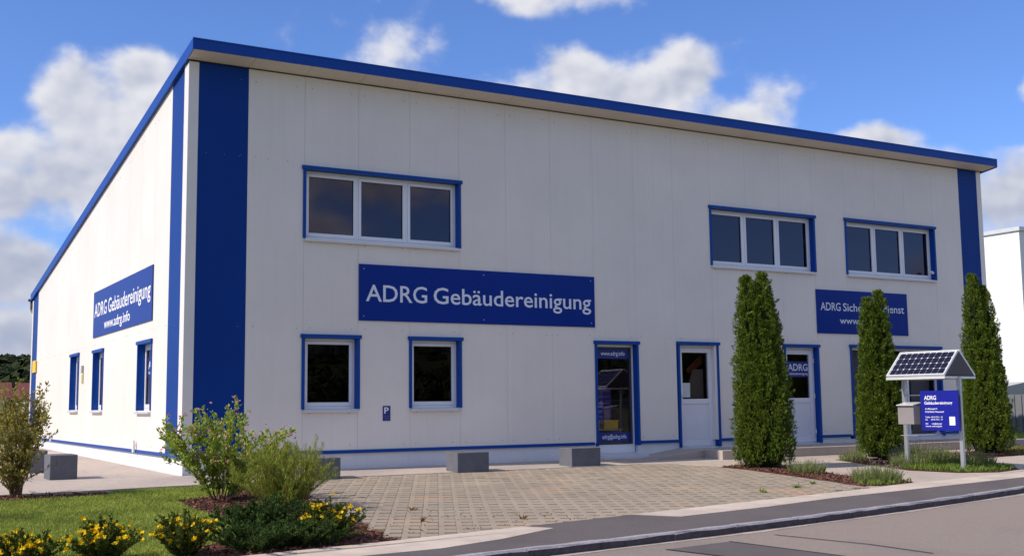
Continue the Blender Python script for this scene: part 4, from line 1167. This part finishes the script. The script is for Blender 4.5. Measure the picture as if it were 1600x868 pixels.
tuft('lavender_clump', 13.15, -4.55, 'grey-green clump right of the kiosk post', 'plant', .36, .36, 500, 'leaf_lavender', 50, GL, 45)
tuft('lavender_clump', 11.90, -4.15, 'reddish green clump between the two kiosk posts', 'plant', .34, .28, 360, 'leaf_lavender', 40, GL, 46)

# low weeds round the kiosk foot: a carpet nobody could count
def carpet(name, pts_fn, n, h, w, m, label, cat, parent=None, kind='stuff', seed=0, tilt=.5):
    rn = np.random.default_rng(seed)
    P = pts_fn(rn, n)
    d = np.concatenate([rn.normal(size=(len(P), 2)) * tilt, np.ones((len(P), 1))], 1)
    l_ = h * rn.uniform(.5, 1.25, len(P))
    o = leaves(name, P, d, l_, w * rn.uniform(.7, 1.3, len(P)), M[m], parent, .1)
    if parent is None: tag(o, label, cat, None, kind)
    return o
def in_poly_pts(poly, dz):
    def f(rn, n):
        xs_ = [p[0] for p in poly]; ys2 = [p[1] for p in poly]
        out = []
        P = np.stack([rn.uniform(min(xs_), max(xs_), n * 3), rn.uniform(min(ys2), max(ys2), n * 3)], 1)
        inn = np.zeros(len(P), bool)
        for i in range(len(poly)):
            (x0, y0), (x1, y1) = poly[i], poly[i - 1]
            if y0 == y1: continue
            c = ((y0 > P[:, 1]) != (y1 > P[:, 1])) & (P[:, 0] < (x1 - x0) * (P[:, 1] - y0) / (y1 - y0) + x0)
            inn ^= c
        P = P[inn][:n]
        z = np.where(P[:, 1] < 0, .03 * np.maximum(P[:, 1], -19), .004 * P[:, 1]) + dz
        return np.concatenate([P, z[:, None]], 1)
    return f
carpet('ground_weeds', in_poly_pts([(11.35, -4.9), (11.6, -5.48), (12.26, -5.72), (13.1, -5.5), (13.5, -4.7), (13.3, -4.2), (12.0, -4.0), (11.5, -4.3)], .03), 2600, .10, .022, 'leaf_weed', 'low bright green weeds carpeting the bed round the kiosk posts', 'weeds', seed=51)
carpet('ground_weeds', in_poly_pts([(8.42, -6.45), (8.55, -6.0), (9.4, -5.8), (9.5, -6.3), (8.7, -6.46)], .03), 420, .09, .020, 'leaf_weed', 'low green weeds at the front tip of the bark bed', 'weeds', seed=52)
# weeds in the paving joints
for x, y, n, s, dry, lab in [(6.45, -6.32, 22, .09, 0, 'green weed tuft in the paving below the nearest conifer'), (7.35, -6.05, 24, .09, 0, 'green weed tuft in the paving before the front lavender clump'),
                             (7.95, -5.75, 18, .08, 0, 'green weed tuft at the paving corner beside the bark bed'), (1.25, -5.9, 12, .07, 1, 'dry weed right of the bushy yellow-flowered shrub'),
                             (2.0, -7.25, 14, .07, 1, 'dry orange weed near the pale edge strip'), (0.9, -6.9, 12, .08, 1, 'dry yellowish weed close to the yellow-flowered shrub')]:
    P = np.tile([x, y, gz(x, y) + .015], (n, 1)) + np.concatenate([rng.normal(size=(n, 2)) * .018, np.zeros((n, 1))], 1)
    d = np.concatenate([rng.normal(size=(n, 2)) * 1.0, np.ones((n, 1))], 1)
    o = leaves('joint_weed', P, d, s * rng.uniform(.5, 1.2, n), np.full(n, .018), M['leaf_dry'] if dry else M['leaf_weed'], None)
    tag(o, lab, 'weed', 'weeds in the paving joints')
carpet('dry_moss', in_poly_pts([(0.3, -7.9), (2.9, -7.5), (2.6, -6.3), (0.6, -5.6)], .018), 150, .02, .022, 'leaf_dry', 'dry yellowish moss and leaves in the paving joints at the left front', 'moss', seed=53, tilt=1.2)

# grass of the lawns
lawn_poly = [(-6.5, -2.0), (-3.0, -2.45), (-1.5, -2.38), (-1.4, -1.85), (-0.7, -1.72), (0.85, -1.70), (-0.1, -2.95), (-0.92, -3.4), (-0.98, -4.4), (-0.88, -5.7), (-1.03, -6.85), (-1.75, -7.6), (-2.05, -8.0), (-1.95, -8.4), (-4.6, -8.8), (-5.5, -7.5)]
carpet('lawn_grass', in_poly_pts(lawn_poly, .004), 130000, .040, .007, 'blade', 'short mown green lawn left of the bushes', 'grass', seed=61)
carpet('lawn_grass', in_poly_pts([(16.25, -3.2), (19, -2.15), (30, -.6), (30, 5), (20.8, 5), (20.8, -.5), (18.0, -1.25)], .03), 40000, .05, .010, 'blade', 'strip of green lawn beyond the rightmost conifer', 'grass', seed=62)
def chips(poly, dz, n, seed, label):
    rn = np.random.default_rng(seed)
    P = in_poly_pts(poly, dz)(rn, n)
    d = np.concatenate([rn.normal(size=(len(P), 2)), rn.normal(size=(len(P), 1)) * .35], 1)
    l_ = rn.uniform(.02, .06, len(P))
    o = leaves('bark_chips', P, d, l_, l_ * .45, M['chip'], None, .15)
    tag(o, label, 'bark mulch', None, 'stuff')
chips([(0.95, -1.75), (0.98, -2.5), (0.09, -8.08), (-1.24, -8.30), (-1.9, -8.41), (-2.05, -8.0), (-1.75, -7.6), (-1.0, -6.9), (-0.85, -5.7), (-0.95, -4.4), (-0.9, -3.4), (-0.1, -3.0)], .018, 7000, 71, 'red-brown bark chips under the bushes at the building corner')
chips([(8.85, -2.62), (8.90, -3.2), (8.74, -4.14), (8.49, -5.66), (8.34, -6.40), (8.6, -6.50), (9.45, -6.34), (9.55, -5.9), (9.45, -4.9), (9.75, -3.9), (9.95, -3.0), (9.6, -2.5)], .042, 3600, 72, 'red-brown bark chips round the nearest conifer')
chips([(14.7, -3.45), (16.6, -3.15), (19.5, -2.0), (19, -1.3), (16.5, -2.0), (15.0, -2.2)], .047, 2200, 73, 'red-brown bark chips round the rightmost conifer')
chips([(-6, -2.45), (-2.9, -2.42), (-1.55, -2.34), (-1.5, -1.95), (-2.83, -1.9), (-6, -1.86)], .018, 2400, 74, 'dark bark chips along the slab edge by the far left bush')

# ------------------------------------------------------------------ the neighbouring building on the right
nb = empty('neighbour_building', (46, 18, 0))
tag(nb, 'plain white flat-roofed hall behind the right end of the building', 'building')
def NB(): return MB(lambda x, y, z: (x - 46, y - 18, z))
NB().box(46, 70, 17.6, 60, -.3, 9.55).build('wall', M['white_wall'], nb)
NB().box(45.9, 70.15, 17.5, 60.15, 9.551, 9.75).build('roof_edge', M['sill'], nb)
NB().prism([(43.0, 17.6, -.3), (45.99, 17.6, -.3), (45.99, 17.6, 1.98), (43.0, 17.6, 1.55)], [(43.0, 58, -.3), (45.99, 58, -.3), (45.99, 58, 1.98), (43.0, 58, 1.55)]).build('low_grey_wedge', M['box_grey'], nb)  # low grey wedge along the foot of the white wall
fence = empty('metal_fence', (26.6, 6, .02))
tag(fence, 'grey ribbed sheet-metal fence beyond the rightmost conifer', 'fence')
pm = MB()
pm.box(-.01, .01, -.99, .99, -.15, 1.22)
for k in range(8): pm.box(-.045, -.0101, -.96 + k * .25, -.83 + k * .25, -.14, 1.21)
pmesh_ = pm.mesh('fence_panel', M['grey_rib'])
for k in range(14):
    o = bpy.data.objects.new('fence_panel', pmesh_); C.objects.link(o); o.parent = fence; o.location = (0, -6 + 2 * k, 0)
po = MB().box(-.04, .06, -.0095, .0095, -.2, 1.30).mesh('fence_post', M['box_grey'])
for k in range(15):
    o = bpy.data.objects.new('fence_post', po); C.objects.link(o); o.parent = fence; o.location = (0, -7 + 2 * k, 0)

# ------------------------------------------------------------------ far background: field, houses, wooded hill
def hill_top(a): return 14 + 25 * max(0.0, -math.cos(a - .3)) + 3 * math.sin(2 * a + 1) + 2 * math.sin(5 * a)  # unseen southern side raised to keep the window reflections dark
hv, hf = [], []
NA = 96
for k in range(NA + 1):
    a = 2 * math.pi * k / NA
    top = hill_top(a)
    for rr, zz in ((330, -1.0), (400, 5), (480, top * .75), (560, top), (900, top)):
        hv.append((rr * math.sin(a), rr * math.cos(a), zz))
for k in range(NA):
    for i in range(4):
        hf.append((k * 5 + i, k * 5 + i + 1, (k + 1) * 5 + i + 1, (k + 1) * 5 + i))
tag(MB().add(hv, hf).build('hill', M['hill'], smooth=True), kind='structure')
def crowns(name, n, a0, a1, seed, label):
    rn = np.random.default_rng(seed)
    V, F_ = [], []
    nv = 0
    for _ in range(n):
        a = math.radians(rn.uniform(a0, a1)); rr = rn.uniform(345, 570)
        aa = a
        top = hill_top(aa)
        zg = float(np.interp(rr, [330, 400, 480, 560], [-1, 5, top * .75, top]))
        h = rn.uniform(7, 12); w = rn.uniform(3.0, 5.0)
        m_ = 26
        q = rn.normal(size=(m_, 3)); q /= np.linalg.norm(q, axis=1, keepdims=True); q[:, 2] = np.abs(q[:, 2]) * 1.0 - .25
        c = np.array([rr * math.sin(a), rr * math.cos(a), zg + h * .45]) + q * np.array([w, w, h * .55])
        t1 = norm(np.cross(q, rn.normal(size=(m_, 3)))); t2 = np.cross(q, t1)
        s = w * .55
        jit = rn.uniform(.6, 1.2, (m_, 1))
        tri = np.stack([c + t1 * s * jit, c - t1 * s * .5 + t2 * s * .87, c - t1 * s * .5 - t2 * s * .87 * jit], 1).reshape(-1, 3)
        V.append(tri); F_.append(np.arange(m_ * 3).reshape(-1, 3) + nv); nv += m_ * 3
    o = np_mesh(name, np.concatenate(V), np.concatenate(F_), M['far_wood'])
    tag(o, label, 'wood', None, 'stuff')
crowns('distant_wood', 900, -8, 16, 81, 'dark wooded hillside far behind the building on the left')
crowns('distant_wood', 1500, 120, 215, 82, 'dark wooded hillside across the road, mirrored in the windows')

def house(x, y, z, w, d, h, rh, rz, label):
    root = empty('village_house', (x, y, z), rz)
    tag(root, label, 'house', 'red-roofed village houses')
    MB().box(-w / 2, w / 2, -d / 2, d / 2, -2, h).build('wall', M['render_wall'], root)
    rf = MB().prism([(-w / 2 - .5, -d / 2 - .6, h - .3), (-w / 2 - .5, d / 2 + .6, h - .3), (-w / 2 - .5, 0, h + rh)], [(w / 2 + .5, -d / 2 - .6, h - .3), (w / 2 + .5, d / 2 + .6, h - .3), (w / 2 + .5, 0, h + rh)]).build('roof', M['roof_tile'], root)
    MB().box(1, 1.8, -.4, .4, h + rh * .5, h + rh + .9).build('chimney', M['roof_tile'], rf)
    for k in (-.3, .0, .3):
        MB().box(w * k - .6, w * k + .6, -d / 2 - .04, -d / 2 - .001, h * .45, h * .45 + 1.3).build('window', M['gasket'], root)
house(23.2, 168, -1.2, 11, 9, 4.4, 2.2, .05, 'distant red-roofed house right at the blue corner stripe')
house(12.0, 185, -.8, 12, 9, 4.4, 2.3, -.05, 'distant red-roofed house at the left picture edge')

# rough meadow growth beyond the slab on the left
rn = np.random.default_rng(91)
for i, (x, y, w, h) in enumerate([(-2.2, 33, 1.6, 1.2), (1.5, 41, 2.2, 1.3), (-4.6, 30, 1.7, 1.0), (3.0, 52, 2.4, 1.5), (-1.0, 48, 2.0, 1.2)]):
    lab = ['olive scrub bush behind the far left shrub', 'scrub bush near the far gable corner', 'leftmost scrub bush in the meadow', 'farthest scrub bush towards the houses', 'scrub bush between the meadow bushes'][i]
    shrub('meadow_scrub', x, y, lab, 'scrub', h, w, 16, 'leaf_left', 1500, .16, group='scrub bushes in the meadow', seed=95 + i, twiggy=4, tipbias=.2, stem_r=.02)
